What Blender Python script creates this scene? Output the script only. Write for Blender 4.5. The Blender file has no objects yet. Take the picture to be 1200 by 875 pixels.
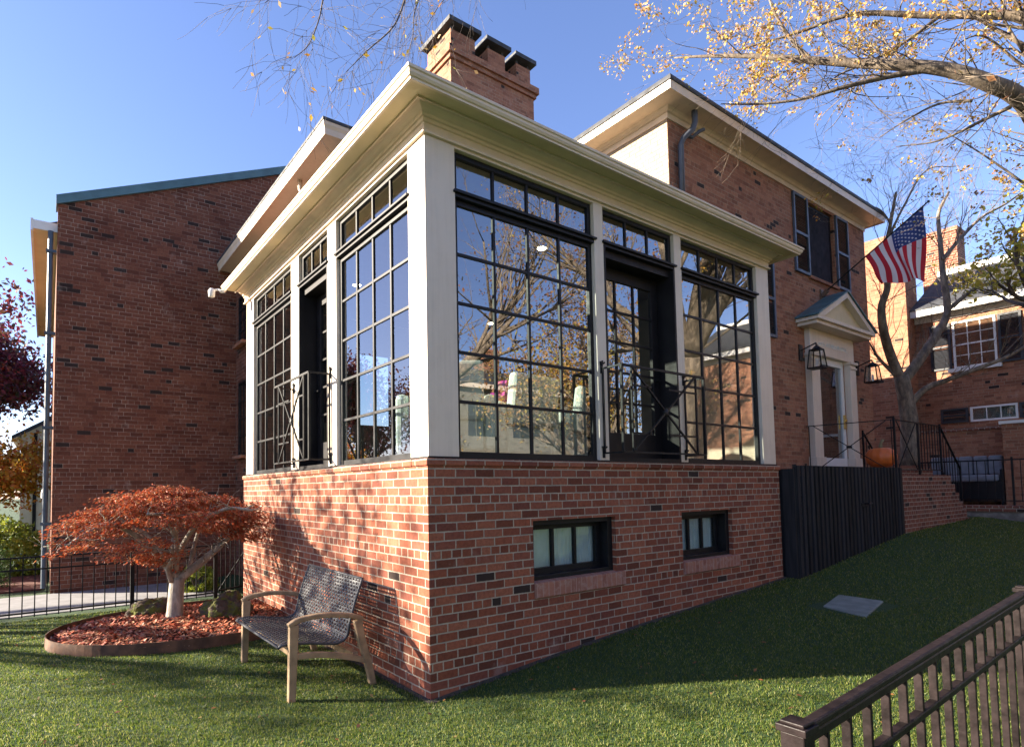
import bpy, math, random
import numpy as np
from mathutils import Vector, Matrix
R = math.radians
random.seed(7); rng = np.random.default_rng(7)
sc = bpy.context.scene
COL = sc.collection

# ------------------------------------------------------------------ camera
F_, CX, CY = 678.7874, 522.5804, 537.524
PITCH, ROLL, YAW = .0524, -.015, .6032
CP = np.array([-2.6358, -4.0838, 1.7249])
fwd = np.array([math.cos(PITCH)*math.sin(YAW), math.cos(PITCH)*math.cos(YAW), math.sin(PITCH)])
rt = np.array([math.cos(YAW), -math.sin(YAW), 0.])
up = np.cross(rt, fwd)
rr = math.cos(ROLL)*rt + math.sin(ROLL)*up
uu = -math.sin(ROLL)*rt + math.cos(ROLL)*up
cam = bpy.data.cameras.new('camera'); co = bpy.data.objects.new('camera', cam); COL.objects.link(co)
cam.sensor_width = 36; cam.sensor_fit = 'HORIZONTAL'; cam.lens = F_/1200*36
cam.shift_x = (600-CX)/1200; cam.shift_y = (CY-437.5)/1200
cam.clip_end = 2000; cam.clip_start = .05
co.matrix_world = Matrix(((rr[0], uu[0], -fwd[0], CP[0]), (rr[1], uu[1], -fwd[1], CP[1]), (rr[2], uu[2], -fwd[2], CP[2]), (0, 0, 0, 1)))
sc.camera = co
def ray(u, v): return fwd + rr*(u-CX)/F_ - uu*(v-CY)/F_
def onp(u, v, ax, val):
    d = ray(u, v); return CP + d*(val-CP[ax])/d[ax]
def atd(u, v, dep): return CP + dep*ray(u, v)

# ------------------------------------------------------------------ light
SUN_EL = 19.5
SD = np.array([-.814, .58, 0.]); SD /= np.linalg.norm(SD)
SD = SD*math.cos(R(SUN_EL)); SD[2] = math.sin(R(SUN_EL))
world = bpy.data.worlds.new('World'); sc.world = world; world.use_nodes = True
wn = world.node_tree; bg = wn.nodes['Background']
sky = wn.nodes.new('ShaderNodeTexSky'); sky.sky_type = 'NISHITA'; sky.sun_disc = False
sky.sun_elevation = R(SUN_EL); sky.sun_rotation = math.atan2(SD[0], SD[1])
sky.altitude = 0; sky.air_density = 1.0; sky.dust_density = .3; sky.ozone_density = 4.0
skm = wn.nodes.new('ShaderNodeMix'); skm.data_type = 'RGBA'; skm.blend_type = 'MULTIPLY'; skm.inputs[0].default_value = 1; skm.inputs[7].default_value = (1.16, .965, 1.06, 1)
wn.links.new(sky.outputs[0], skm.inputs[6]); wn.links.new(skm.outputs[2], bg.inputs[0]); bg.inputs[1].default_value = .06
sl = bpy.data.lights.new('sun', 'SUN'); so = bpy.data.objects.new('sun', sl); COL.objects.link(so)
sl.energy = 5.0; sl.angle = R(.53); sl.color = (1, .88, .7)
so.rotation_euler = Vector(SD).to_track_quat('Z', 'Y').to_euler(); so.location = (-30, 20, 15)
sc.view_settings.view_transform = 'Standard'; sc.view_settings.look = 'None'
sc.view_settings.exposure = 2.5; sc.view_settings.gamma = 1
sc.render.engine = 'CYCLES'
sc.cycles.max_bounces = 7; sc.cycles.transparent_max_bounces = 16
sc.render.resolution_x = 1024; sc.render.resolution_y = 746

# ------------------------------------------------------------------ mesh helpers
def origin(o):
    v = np.zeros(3)
    while o is not None:
        v += np.array(o.location); o = o.parent
    return v
def tag(o, label=None, cat=None, group=None, kind=None):
    if label: o['label'] = label
    if cat: o['category'] = cat
    if group: o['group'] = group
    if kind: o['kind'] = kind
    return o
def empty(name, loc, label, cat, group=None, kind=None):
    o = bpy.data.objects.new(name, None); COL.objects.link(o); o.location = loc
    o.empty_display_size = .1
    return tag(o, label, cat, group, kind)
def copy_tree(o, parent=None):
    c = o.copy(); COL.objects.link(c)
    if parent is not None: c.parent = parent
    for ch in [x for x in list(COL.objects) if x.parent is o]: copy_tree(ch, c)
    return c
class MB:
    def __init__(s): s.v = []; s.f = []; s.m = []; s.mi = 0; s.n = 0; s.uv = None
    def add(s, vs, fs):
        b = s.n; s.v += [tuple(map(float, p)) for p in vs]; s.n += len(vs)
        for f in fs: s.f.append([i+b for i in f]); s.m.append(s.mi)
    def box(s, x0, y0, z0, x1, y1, z1):
        x0, x1 = min(x0, x1), max(x0, x1); y0, y1 = min(y0, y1), max(y0, y1); z0, z1 = min(z0, z1), max(z0, z1)
        s.add([(x0, y0, z0), (x1, y0, z0), (x1, y1, z0), (x0, y1, z0), (x0, y0, z1), (x1, y0, z1), (x1, y1, z1), (x0, y1, z1)],
              [(0, 3, 2, 1), (4, 5, 6, 7), (0, 1, 5, 4), (1, 2, 6, 5), (2, 3, 7, 6), (3, 0, 4, 7)])
        return s
    def bar(s, p, q, w, h=None, upv=(0, 0, 1)):
        h = h or w; p = np.array(p, float); q = np.array(q, float); d = q-p; L = np.linalg.norm(d)
        if L < 1e-6: return s
        d /= L; a = np.cross(d, upv)
        if np.linalg.norm(a) < 1e-3: a = np.cross(d, (0, 1, 0))
        a /= np.linalg.norm(a); b = np.cross(a, d)
        vs = []
        for c in (p, q):
            for sa, sb in ((-1, -1), (1, -1), (1, 1), (-1, 1)): vs.append(c+a*sa*w/2+b*sb*h/2)
        s.add(vs, [(3, 2, 1, 0), (4, 5, 6, 7), (0, 1, 5, 4), (1, 2, 6, 5), (2, 3, 7, 6), (3, 0, 4, 7)]); return s
    def tube(s, pts, rad, n=6):
        pts = [np.array(p, float) for p in pts]
        if not hasattr(rad, '__len__'): rad = [rad]*len(pts)
        vs = []; a = None
        for i, p in enumerate(pts):
            d = pts[min(i+1, len(pts)-1)]-pts[max(i-1, 0)]; d = d/(np.linalg.norm(d)+1e-9)
            if a is None:
                a = np.cross(d, (0, 0, 1))
                if np.linalg.norm(a) < .1: a = np.cross(d, (1, 0, 0))
            a = a-d*np.dot(a, d); a /= np.linalg.norm(a)+1e-9; b = np.cross(d, a)
            for k in range(n):
                t = 2*math.pi*k/n; vs.append(p+rad[i]*(math.cos(t)*a+math.sin(t)*b))
        fs = []
        for i in range(len(pts)-1):
            for k in range(n):
                k2 = (k+1) % n; fs.append((i*n+k, i*n+k2, (i+1)*n+k2, (i+1)*n+k))
        fs.append(tuple(range(n))[::-1]); fs.append(tuple(range((len(pts)-1)*n, len(pts)*n)))
        s.add(vs, fs); return s
    def sweep(s, path, prof, close_ends=True):
        """prof: (d, z) outward offset; path: list of (function d,z -> xyz)"""
        n = len(prof); vs = []
        for fn in path:
            for d, z in prof: vs.append(fn(d, z))
        fs = []
        for i in range(len(path)-1):
            for k in range(n):
                k2 = (k+1) % n; fs.append((i*n+k, (i+1)*n+k, (i+1)*n+k2, i*n+k2))
        if close_ends: fs.append(tuple(range(n))); fs.append(tuple(range((len(path)-1)*n, len(path)*n))[::-1])
        s.add(vs, fs); return s
    def prism(s, poly, ax, a0, a1):
        """poly list of 2D pts in the plane perpendicular to ax, extruded a0..a1"""
        n = len(poly); vs = []
        for a in (a0, a1):
            for p in poly:
                q = list(p); q.insert(ax, a); vs.append(q)
        fs = [tuple(range(n))[::-1], tuple(range(n, 2*n))]+[(i, (i+1) % n, n+(i+1) % n, n+i) for i in range(n)]
        s.add(vs, fs); return s
    def lathe(s, prof, c, n=16):
        vs = []; fs = []
        for r, z in prof:
            for k in range(n):
                t = 2*math.pi*k/n; vs.append((c[0]+r*math.cos(t), c[1]+r*math.sin(t), c[2]+z))
        for i in range(len(prof)-1):
            for k in range(n): fs.append((i*n+k, i*n+(k+1) % n, (i+1)*n+(k+1) % n, (i+1)*n+k))
        fs.append(tuple(range(n))[::-1]); fs.append(tuple(range((len(prof)-1)*n, len(prof)*n)))
        s.add(vs, fs); return s
    def build(s, name, mat, parent=None, smooth=False, bevel=0, fixn=True):
        me = bpy.data.meshes.new(name)
        off = origin(parent) if parent is not None else np.zeros(3)
        me.from_pydata([(a-off[0], b-off[1], c-off[2]) for a, b, c in s.v], [], s.f)
        mats = mat if isinstance(mat, (list, tuple)) else [mat]
        for mm in mats: me.materials.append(mm)
        if len(mats) > 1: me.polygons.foreach_set('material_index', s.m)
        me.update()
        if fixn:
            import bmesh
            bm = bmesh.new(); bm.from_mesh(me); bmesh.ops.recalc_face_normals(bm, faces=bm.faces); bm.to_mesh(me); bm.free()
        boxuv(me, off)
        if smooth: me.polygons.foreach_set('use_smooth', [True]*len(me.polygons))
        o = bpy.data.objects.new(name, me); COL.objects.link(o)
        if parent is not None: o.parent = parent
        if bevel:
            md = o.modifiers.new('bevel', 'BEVEL'); md.width = bevel; md.segments = 2; md.limit_method = 'ANGLE'; md.angle_limit = R(40)
        return o
def boxuv(me, off):
    uvl = me.uv_layers.new(name='UVMap'); nl = len(me.loops)
    if nl == 0: return
    vi = np.empty(nl, int); me.loops.foreach_get('vertex_index', vi)
    cov = np.empty(len(me.vertices)*3); me.vertices.foreach_get('co', cov); cov = cov.reshape(-1, 3)+off
    nn = np.empty(len(me.polygons)*3); me.polygons.foreach_get('normal', nn); nn = np.abs(nn.reshape(-1, 3))
    lt = np.empty(len(me.polygons), int); me.polygons.foreach_get('loop_total', lt)
    nn = np.repeat(nn, lt, axis=0); c = cov[vi]
    uv = np.where((nn[:, 0:1] > np.maximum(nn[:, 1:2], nn[:, 2:3]*1.01)), c[:, [1, 2]], np.where(nn[:, 1:2] > nn[:, 2:3]*1.01, c[:, [0, 2]], c[:, [0, 1]]))
    uvl.data.foreach_set('uv', uv.ravel())
def bulk(name, V, Fc, mat, parent=None):
    """numpy vertex array and equal-sized face index array"""
    me = bpy.data.meshes.new(name); k = Fc.shape[1]
    off = origin(parent) if parent is not None else np.zeros(3)
    me.vertices.add(len(V)); me.vertices.foreach_set('co', (V-off).ravel().astype('f'))
    me.loops.add(Fc.size); me.loops.foreach_set('vertex_index', Fc.ravel().astype('i'))
    me.polygons.add(len(Fc)); me.polygons.foreach_set('loop_start', (np.arange(len(Fc))*k).astype('i'))
    me.materials.append(mat); me.update(calc_edges=True)
    o = bpy.data.objects.new(name, me); COL.objects.link(o)
    if parent is not None: o.parent = parent
    return o

# ------------------------------------------------------------------ materials
class NT:
    def __init__(s, name):
        s.m = bpy.data.materials.new(name); s.m.use_nodes = True; s.t = s.m.node_tree
        s.b = s.t.nodes['Principled BSDF']; s.out = s.t.nodes['Material Output']
    def n(s, t, **k):
        x = s.t.nodes.new(t)
        for a, b in k.items(): setattr(x, a, b)
        return x
    def l(s, a, b): s.t.links.new(a, b)
    def val(s, x, i, v):
        if hasattr(v, 'links') or hasattr(v, 'is_output'): s.l(v, x.inputs[i])
        else: x.inputs[i].default_value = v
    def math(s, op, a, b=0., c=0., clamp=False):
        x = s.n('ShaderNodeMath', operation=op); x.use_clamp = clamp
        s.val(x, 0, a); s.val(x, 1, b)
        if op in ('MULTIPLY_ADD', 'WRAP', 'SMOOTH_MIN'): s.val(x, 2, c)
        return x.outputs[0]
    def mix(s, f, a, b, mode='MIX'):
        x = s.n('ShaderNodeMix', data_type='RGBA', blend_type=mode)
        s.val(x, 0, f)
        for i, v in ((6, a), (7, b)):
            if isinstance(v, tuple): x.inputs[i].default_value = (*v, 1) if len(v) == 3 else v
            else: s.l(v, x.inputs[i])
        return x.outputs[2]
    def noise(s, scale, vec=None, detail=3, rough=.55, col=False):
        x = s.n('ShaderNodeTexNoise'); x.inputs['Scale'].default_value = scale; x.inputs['Detail'].default_value = detail; x.inputs['Roughness'].default_value = rough
        if vec is not None: s.l(vec, x.inputs['Vector'])
        return x.outputs['Color' if col else 'Fac']
    def geo(s): return s.n('ShaderNodeNewGeometry').outputs
    def ramp(s, f, stops):
        x = s.n('ShaderNodeValToRGB'); e = x.color_ramp.elements
        while len(e) < len(stops): e.new(.5)
        for i, (p, c) in enumerate(stops): e[i].position = p; e[i].color = (*c, 1)
        s.val(x, 0, f); return x.outputs[0]
    def sm(s, v, a, b, c=0., d=1.):
        x = s.n('ShaderNodeMapRange', interpolation_type='SMOOTHSTEP'); s.val(x, 0, v)
        for i, q in enumerate((a, b, c, d)): x.inputs[i+1].default_value = q
        return x.outputs[0]
    def bump(s, h, strength=.3, dist=.01):
        x = s.n('ShaderNodeBump'); x.inputs['Strength'].default_value = strength; x.inputs['Distance'].default_value = dist
        s.l(h, x.inputs['Height']); s.l(x.outputs[0], s.b.inputs['Normal'])
    def base(s, c):
        if isinstance(c, tuple): s.b.inputs['Base Color'].default_value = (*c, 1)
        else: s.l(c, s.b.inputs['Base Color'])
    def rough(s, r): s.val(s.b, 'Roughness', r)
def simple(name, col, rough=.6, var=.12, scale=6, bump=.15, metal=0, bscale=60, spec=None):
    t = NT(name); P = t.geo()['Position']
    n = t.noise(scale, P, 4)
    a = tuple(x*(1-var) for x in col); b = tuple(min(1, x*(1+var)) for x in col)
    t.base(t.mix(t.sm(n, .3, .7), a, b)); t.rough(t.sm(t.noise(scale*2.3, P), .2, .8, rough*.85, min(1, rough*1.15)))
    t.b.inputs['Metallic'].default_value = metal
    if spec is not None: t.b.inputs['Specular IOR Level'].default_value = spec
    if bump: t.bump(t.noise(bscale, P, 3), bump, .004)
    return t.m
def brick(name, cols, mortar, w=.213, h=.0762, dark=.03, jw=.0058, hdr=6, streak=.5, mort_var=.2, fade=0.):
    t = NT(name); uv = t.n('ShaderNodeUVMap').outputs[0]
    P = t.geo()['Position']
    wob = t.n('ShaderNodeVectorMath', operation='SCALE'); t.l(t.noise(7, P, 2, col=True), wob.inputs[0]); wob.inputs['Scale'].default_value = .008
    ad = t.n('ShaderNodeVectorMath', operation='ADD'); t.l(uv, ad.inputs[0]); t.l(wob.outputs[0], ad.inputs[1])
    sx = t.n('ShaderNodeSeparateXYZ'); t.l(ad.outputs[0], sx.inputs[0]); U, V = sx.outputs[0], sx.outputs[1]
    v = t.math('DIVIDE', t.math('ADD', V, 20*h), h); row = t.math('FLOOR', v); fv = t.math('FRACT', v)
    hd = t.math('LESS_THAN', t.math('MODULO', t.math('ADD', row, 1.), float(hdr)), .5)
    wd = t.math('MULTIPLY', t.math('SUBTRACT', 1., t.math('MULTIPLY', hd, .5)), w)
    wr = t.n('ShaderNodeTexWhiteNoise', noise_dimensions='1D'); t.l(row, wr.inputs['W'])
    uo = t.math('ADD', t.math('DIVIDE', t.math('ADD', U, 50.), wd), t.math('ADD', t.math('MULTIPLY', t.math('MODULO', row, 2.), .5), t.math('MULTIPLY', wr.outputs[0], .16)))
    cl = t.math('FLOOR', uo); fu = t.math('FRACT', uo)
    cx = t.n('ShaderNodeCombineXYZ'); t.l(cl, cx.inputs[0]); t.l(row, cx.inputs[1])
    wnz = t.n('ShaderNodeTexWhiteNoise', noise_dimensions='2D'); t.l(cx.outputs[0], wnz.inputs[0]); rnd = wnz.outputs['Value']
    cx2 = t.n('ShaderNodeCombineXYZ'); t.l(row, cx2.inputs[0]); t.l(t.math('ADD', cl, 31.7), cx2.inputs[1])
    wn2 = t.n('ShaderNodeTexWhiteNoise', noise_dimensions='2D'); t.l(cx2.outputs[0], wn2.inputs[0]); rnd2 = wn2.outputs['Value']
    du = t.math('MULTIPLY', t.math('MINIMUM', fu, t.math('SUBTRACT', 1., fu)), wd)
    dv = t.math('MULTIPLY', t.math('MINIMUM', fv, t.math('SUBTRACT', 1., fv)), h)
    d = t.math('MINIMUM', du, dv)
    d = t.math('ADD', d, t.math('MULTIPLY', t.math('SUBTRACT', t.noise(55, P, 3), .5), .006))
    mk = t.sm(d, jw*.75, jw*1.35)
    if fade: mk = t.math('MAXIMUM', mk, t.sm(t.noise(1.7, P, 5, .7), .42, .62, 0, fade))
    stops = [(i/(len(cols)-1), c) for i, c in enumerate(cols)]
    bc = t.ramp(rnd, stops)
    bc = t.mix(t.sm(t.noise(30, P, 4, .7), .35, .75, 0, .45), bc, tuple(x*.6 for x in cols[0]))
    bc = t.mix(t.math('LESS_THAN', rnd2, dark), bc, (.035, .022, .018))
    mc = t.mix(t.sm(t.noise(9, P, 4), .3, .7), tuple(x*(1-mort_var) for x in mortar), tuple(x*(1+mort_var*.5) for x in mortar))
    c = t.mix(mk, mc, bc)
    big = t.noise(1.1, P, 4, .6)
    c = t.mix(t.sm(big, .45, .75, 0, streak*.5), c, t.mix(1.0, c, (.6, .5, .48), 'MULTIPLY'))
    eff = t.sm(t.noise(2.3, P, 5, .7), .58, .75, 0, .18)
    c = t.mix(eff, c, (.55, .48, .42))
    t.base(c); t.rough(.88); t.b.inputs['Specular IOR Level'].default_value = .25
    hh = t.math('ADD', t.math('MULTIPLY', mk, 1.), t.math('ADD', t.math('MULTIPLY', t.noise(120, P, 3), .25), t.math('MULTIPLY', rnd, .25)))
    t.bump(hh, .7, .006)
    return t.m
def leafmat(name, cols, rough=.6, trans=.35):
    t = NT(name); g = t.geo()
    c = t.ramp(g['Random Per Island'], [(i/(len(cols)-1), c) for i, c in enumerate(cols)])
    t.base(c); t.rough(rough)
    tr = t.n('ShaderNodeBsdfTranslucent'); t.l(c, tr.inputs[0])
    mx = t.n('ShaderNodeMixShader'); mx.inputs[0].default_value = trans
    t.l(t.b.outputs[0], mx.inputs[1]); t.l(tr.outputs[0], mx.inputs[2]); t.l(mx.outputs[0], t.out.inputs[0])
    return t.m
def glassmat(name, refl=.22, tint=(.92, .95, .94), wav=.0):
    t = NT(name); t.t.nodes.remove(t.b)
    gl = t.n('ShaderNodeBsdfGlossy'); gl.inputs['Roughness'].default_value = 0.0; gl.inputs[0].default_value = (.95, .97, 1, 1)
    tr = t.n('ShaderNodeBsdfTransparent'); tr.inputs[0].default_value = (*tint, 1)
    g = t.geo(); dt = t.n('ShaderNodeVectorMath', operation='DOT_PRODUCT'); t.l(g['Normal'], dt.inputs[0]); t.l(g['Incoming'], dt.inputs[1])
    f = t.math('POWER', t.math('SUBTRACT', 1., t.math('ABSOLUTE', dt.outputs['Value'])), 4.)
    f = t.math('ADD', t.math('MULTIPLY', f, 1-refl), refl, clamp=True)
    bp = t.n('ShaderNodeBump'); bp.inputs['Strength'].default_value = .12; bp.inputs['Distance'].default_value = .002
    t.l(t.noise(1.6, t.geo()['Position'], 1), bp.inputs['Height']); t.l(bp.outputs[0], gl.inputs['Normal'])
    mx = t.n('ShaderNodeMixShader'); t.l(f, mx.inputs[0]); t.l(tr.outputs[0], mx.inputs[1]); t.l(gl.outputs[0], mx.inputs[2])
    t.l(mx.outputs[0], t.out.inputs[0]); return t.m
def emit(name, col, s):
    t = NT(name); t.b.inputs['Emission Color'].default_value = (*col, 1); t.b.inputs['Emission Strength'].default_value = s; return t.m

M = {}
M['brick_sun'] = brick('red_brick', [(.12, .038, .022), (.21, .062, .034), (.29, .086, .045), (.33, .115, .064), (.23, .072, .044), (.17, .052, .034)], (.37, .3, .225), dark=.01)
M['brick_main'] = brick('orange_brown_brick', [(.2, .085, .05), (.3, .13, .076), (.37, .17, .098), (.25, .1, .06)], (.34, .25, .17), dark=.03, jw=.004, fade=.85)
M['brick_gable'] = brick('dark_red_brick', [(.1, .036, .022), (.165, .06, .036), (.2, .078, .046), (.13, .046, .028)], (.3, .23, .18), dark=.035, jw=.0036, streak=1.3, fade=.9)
M['brick_step'] = brick('step_brick', [(.13, .05, .035), (.2, .07, .045), (.24, .09, .055)], (.36, .3, .24), dark=.04, streak=1)
def rowlock():
    t = NT('rowlock_brick'); uv = t.n('ShaderNodeUVMap').outputs[0]; P = t.geo()['Position']
    sx = t.n('ShaderNodeSeparateXYZ'); t.l(uv, sx.inputs[0])
    u = t.math('DIVIDE', t.math('ADD', sx.outputs[0], 50.), .075); f = t.math('FRACT', u)
    w = t.n('ShaderNodeTexWhiteNoise', noise_dimensions='1D'); t.l(t.math('FLOOR', u), w.inputs['W'])
    mk = t.sm(t.math('MINIMUM', f, t.math('SUBTRACT', 1., f)), .03, .09)
    c = t.ramp(w.outputs[0], [(0, (.26, .1, .065)), (.5, (.34, .14, .09)), (1, (.22, .075, .05))])
    t.base(t.mix(t.math('MULTIPLY', mk, t.sm(t.noise(25, P), .2, .6)), (.36, .22, .17), c)); t.rough(.9)
    t.bump(mk, .5, .004); return t.m
M['rowlock'] = rowlock()
def paint():
    t = NT('cream_paint'); P = t.geo()['Position']
    mp = t.n('ShaderNodeMapping'); mp.inputs['Scale'].default_value = (9, 9, .5); t.l(P, mp.inputs[0])
    n = t.math('MULTIPLY_ADD', t.noise(2.2, mp.outputs[0], 5, .65), .55, t.math('MULTIPLY', t.noise(3, P, 5, .65), .45))
    c = t.mix(t.sm(n, .42, .66, 0, .7), (.66, .55, .44), (.56, .46, .36))
    t.base(c); t.rough(.45); t.bump(t.noise(40, P, 3), .06, .003); return t.m
M['cream'] = paint()
M['trim'] = simple('cream_trim_paint', (.65, .52, .39), .5, .06, 5, .08)
M['soffit'] = simple('tan_soffit_paint', (.6, .49, .29), .55, .06, 3, .06)
M['black'] = simple('black_window_paint', (.007, .007, .009), .45, .25, 8, .05, spec=.25)
M['black_iron'] = simple('black_iron', (.007, .007, .008), .5, .3, 9, .2, spec=.25)
M['door_black'] = simple('dark_bronze_door', (.012, .01, .011), .5, .2, 3, .05, spec=.2)
M['glass'] = glassmat('window_glass', .23, (.46, .52, .52))
M['glass_left'] = glassmat('window_glass_clear', .17, (.62, .68, .67))
M['slate'] = simple('slate_roof', (.035, .037, .042), .75, .35, 5, .6, bscale=12)
M['copper'] = simple('green_metal_flashing', (.06, .13, .15), .5, .2, 3, .1)
M['shutter'] = simple('blue_grey_shutter', (.07, .085, .12), .55, .15, 5, .1)
M['shutter_black'] = simple('black_shutter', (.02, .022, .028), .5, .15, 5, .1)
M['curtain'] = simple('white_curtain', (.8, .86, .88), .8, .1, 4, .1)
M['pipe'] = simple('grey_downspout', (.05, .055, .065), .45, .2, 3, .1)
M['pipe_blue'] = simple('blue_grey_downspout', (.045, .065, .09), .45, .2, 3, .1)
M['white'] = simple('white_paint', (.68, .66, .62), .5, .05, 4, .05)
M['concrete'] = simple('path_concrete', (.2, .195, .2), .9, .15, 4, .4)
M['corten'] = simple('rusted_steel', (.1, .045, .022), .8, .45, 7, .35)
M['teak'] = simple('weathered_teak', (.27, .18, .1), .65, .25, 9, .25)
M['wicker'] = simple('grey_woven_strap', (.04, .041, .047), .6, .3, 30, .1)
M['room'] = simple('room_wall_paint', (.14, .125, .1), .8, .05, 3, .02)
M['wood_floor'] = simple('oak_floor', (.2, .12, .06), .4, .3, 5, .05)
M['slip'] = simple('pale_slipcover', (.68, .75, .7), .85, .08, 6, .2)
M['magenta'] = simple('magenta_pleat', (.6, .04, .4), .6, .15, 9, .1)
M['lid'] = simple('grey_green_lid', (.17, .19, .17), .7, .2, 6, .2)
M['pumpkin'] = simple('orange_pumpkin_skin', (.55, .12, .02), .45, .15, 8, .1)
M['stem'] = simple('dry_stem', (.2, .16, .08), .8)
M['brass'] = simple('brass', (.5, .32, .1), .3, .1, 5, 0, metal=1)
M['screen'] = simple('insect_screen', (.022, .02, .025), .9, .2, 4, .05, spec=.1)
M['lamp_glass'] = glassmat('lantern_glass', .1)
M['downlight'] = emit('downlight_glow', (1, .85, .6), 9)
M['siding'] = simple('beige_siding', (.6, .5, .37), .7, .08, 3, .1)
M['railwood'] = simple('brown_black_stain', (.013, .009, .009), .45, .5, 14, .35, bscale=45, spec=.12)
M['cushion'] = simple('grey_cushion', (.16, .17, .2), .85, .15, 6, .2)

def fencewood():
    t = NT('black_stained_slat'); g = t.geo(); P = g['Position']
    mp = t.n('ShaderNodeMapping'); mp.inputs['Scale'].default_value = (12, 12, .7); t.l(P, mp.inputs[0])
    c = t.mix(t.sm(t.noise(3, mp.outputs[0], 5), .3, .7), (.012, .011, .011), (.03, .028, .028))
    c = t.mix(t.math('MULTIPLY', g['Random Per Island'], .6), c, (.035, .035, .04))
    t.b.inputs['Specular IOR Level'].default_value = .1
    t.base(c); t.rough(.7); return t.m
M['slat'] = fencewood()
def bark(name, a, b, sc_=9):
    t = NT(name); P = t.geo()['Position']
    mp = t.n('ShaderNodeMapping'); mp.inputs['Scale'].default_value = (1, 1, .35); t.l(P, mp.inputs[0])
    n = t.noise(sc_, mp.outputs[0], 6, .7)
    t.base(t.mix(t.sm(n, .35, .68), a, b)); t.rough(.9); t.bump(n, .8, .03); return t.m
M['bark'] = bark('grey_brown_bark', (.09, .07, .055), (.27, .21, .15))
M['bark_pale'] = bark('pale_smooth_bark', (.2, .17, .14), (.38, .34, .28), 14)
M['bark_dark'] = bark('dark_bark', (.07, .055, .05), (.15, .12, .1))
def flagm(name, c):
    t = NT(name); t.base(c); t.rough(.8); t.bump(t.noise(300, t.geo()['Position']), .1, .001)
    tr = t.n('ShaderNodeBsdfTranslucent'); tr.inputs[0].default_value = (*c, 1); mx = t.n('ShaderNodeMixShader'); mx.inputs[0].default_value = .35
    t.l(t.b.outputs[0], mx.inputs[1]); t.l(tr.outputs[0], mx.inputs[2]); t.l(mx.outputs[0], t.out.inputs[0]); return t.m
M['f_red'] = flagm('flag_red', (.5, .02, .04)); M['f_white'] = flagm('flag_white', (.72, .7, .74)); M['f_blue'] = flagm('flag_blue', (.03, .06, .22))
M['leaf_maple'] = leafmat('maple_leaf', [(.16, .025, .012), (.42, .06, .016), (.52, .1, .025), (.28, .07, .025), (.5, .24, .1), (.14, .055, .03)], trans=.3)
M['leaf_gold'] = leafmat('golden_leaf', [(.5, .24, .03), (.55, .36, .05), (.36, .34, .06), (.4, .18, .07), (.46, .33, .14), (.34, .13, .04)])
M['leaf_purple'] = leafmat('purple_leaf', [(.09, .015, .035), (.17, .025, .045), (.06, .05, .025), (.26, .035, .03)])
M['leaf_red'] = leafmat('red_leaf', [(.3, .03, .02), (.45, .1, .02), (.2, .03, .03)])
M['leaf_orange'] = leafmat('orange_leaf', [(.5, .14, .02), (.6, .28, .03), (.45, .36, .05), (.42, .08, .03)])
M['leaf_lime'] = leafmat('lime_leaf', [(.22, .28, .03), (.35, .38, .05), (.12, .2, .03)])
M['leaf_yellow'] = leafmat('yellow_green_leaf', [(.4, .36, .04), (.5, .42, .06), (.3, .3, .04), (.45, .3, .05)])
M['leaf_green'] = leafmat('dark_green_leaf', [(.02, .05, .015), (.04, .09, .02), (.06, .1, .03)])
M['leaf_brown'] = leafmat('rust_leaf', [(.2, .07, .03), (.3, .13, .04), (.12, .05, .03), (.25, .2, .06)])
M['chip'] = leafmat('red_mulch_chip', [(.16, .03, .015), (.42, .08, .03), (.5, .17, .08), (.28, .045, .02), (.48, .28, .16), (.1, .03, .02)], trans=0)
M['mulch'] = simple('mulch_bed', (.09, .025, .015), .95, .5, 30, .6)
def mossy():
    t = NT('mossy_rock'); P = t.geo()['Position']
    m = t.sm(t.noise(11, P, 4), .45, .6)
    c = t.mix(t.noise(30, P, 4), (.05, .035, .025), (.14, .1, .07))
    t.base(t.mix(m, c, (.12, .13, .02))); t.rough(.95); t.bump(t.noise(22, P, 6, .75), 1, .04); return t.m
M['rock'] = mossy()
def lawn():
    t = NT('lawn_turf'); P = t.geo()['Position']
    c = t.mix(t.sm(t.noise(1.3, P, 4), .35, .7), (.018, .055, .01), (.03, .078, .014))
    c = t.mix(t.sm(t.noise(90, P, 3), .3, .7, 0, .7), c, (.02, .04, .012))
    t.base(c); t.rough(.9); t.bump(t.noise(140, P, 3), 1, .02); return t.m
M['lawn'] = lawn()
def blademat():
    t = NT('turf_blade'); g = t.geo(); P = g['Position']
    c = t.ramp(g['Random Per Island'], [(0, (.02, .065, .008)), (.45, (.1, .145, .016)), (.85, (.21, .235, .045)), (1, (.42, .38, .16))])
    c = t.mix(t.sm(t.noise(.9, P, 3), .4, .7, 0, .4), c, (.1, .13, .03))
    t.base(c); t.rough(.5); t.b.inputs['Specular IOR Level'].default_value = .3
    tr = t.n('ShaderNodeBsdfTranslucent'); t.l(c, tr.inputs[0]); mx = t.n('ShaderNodeMixShader'); mx.inputs[0].default_value = .5
    t.l(t.b.outputs[0], mx.inputs[1]); t.l(tr.outputs[0], mx.inputs[2]); t.l(mx.outputs[0], t.out.inputs[0])
    return t.m
M['blade'] = blademat()

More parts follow.
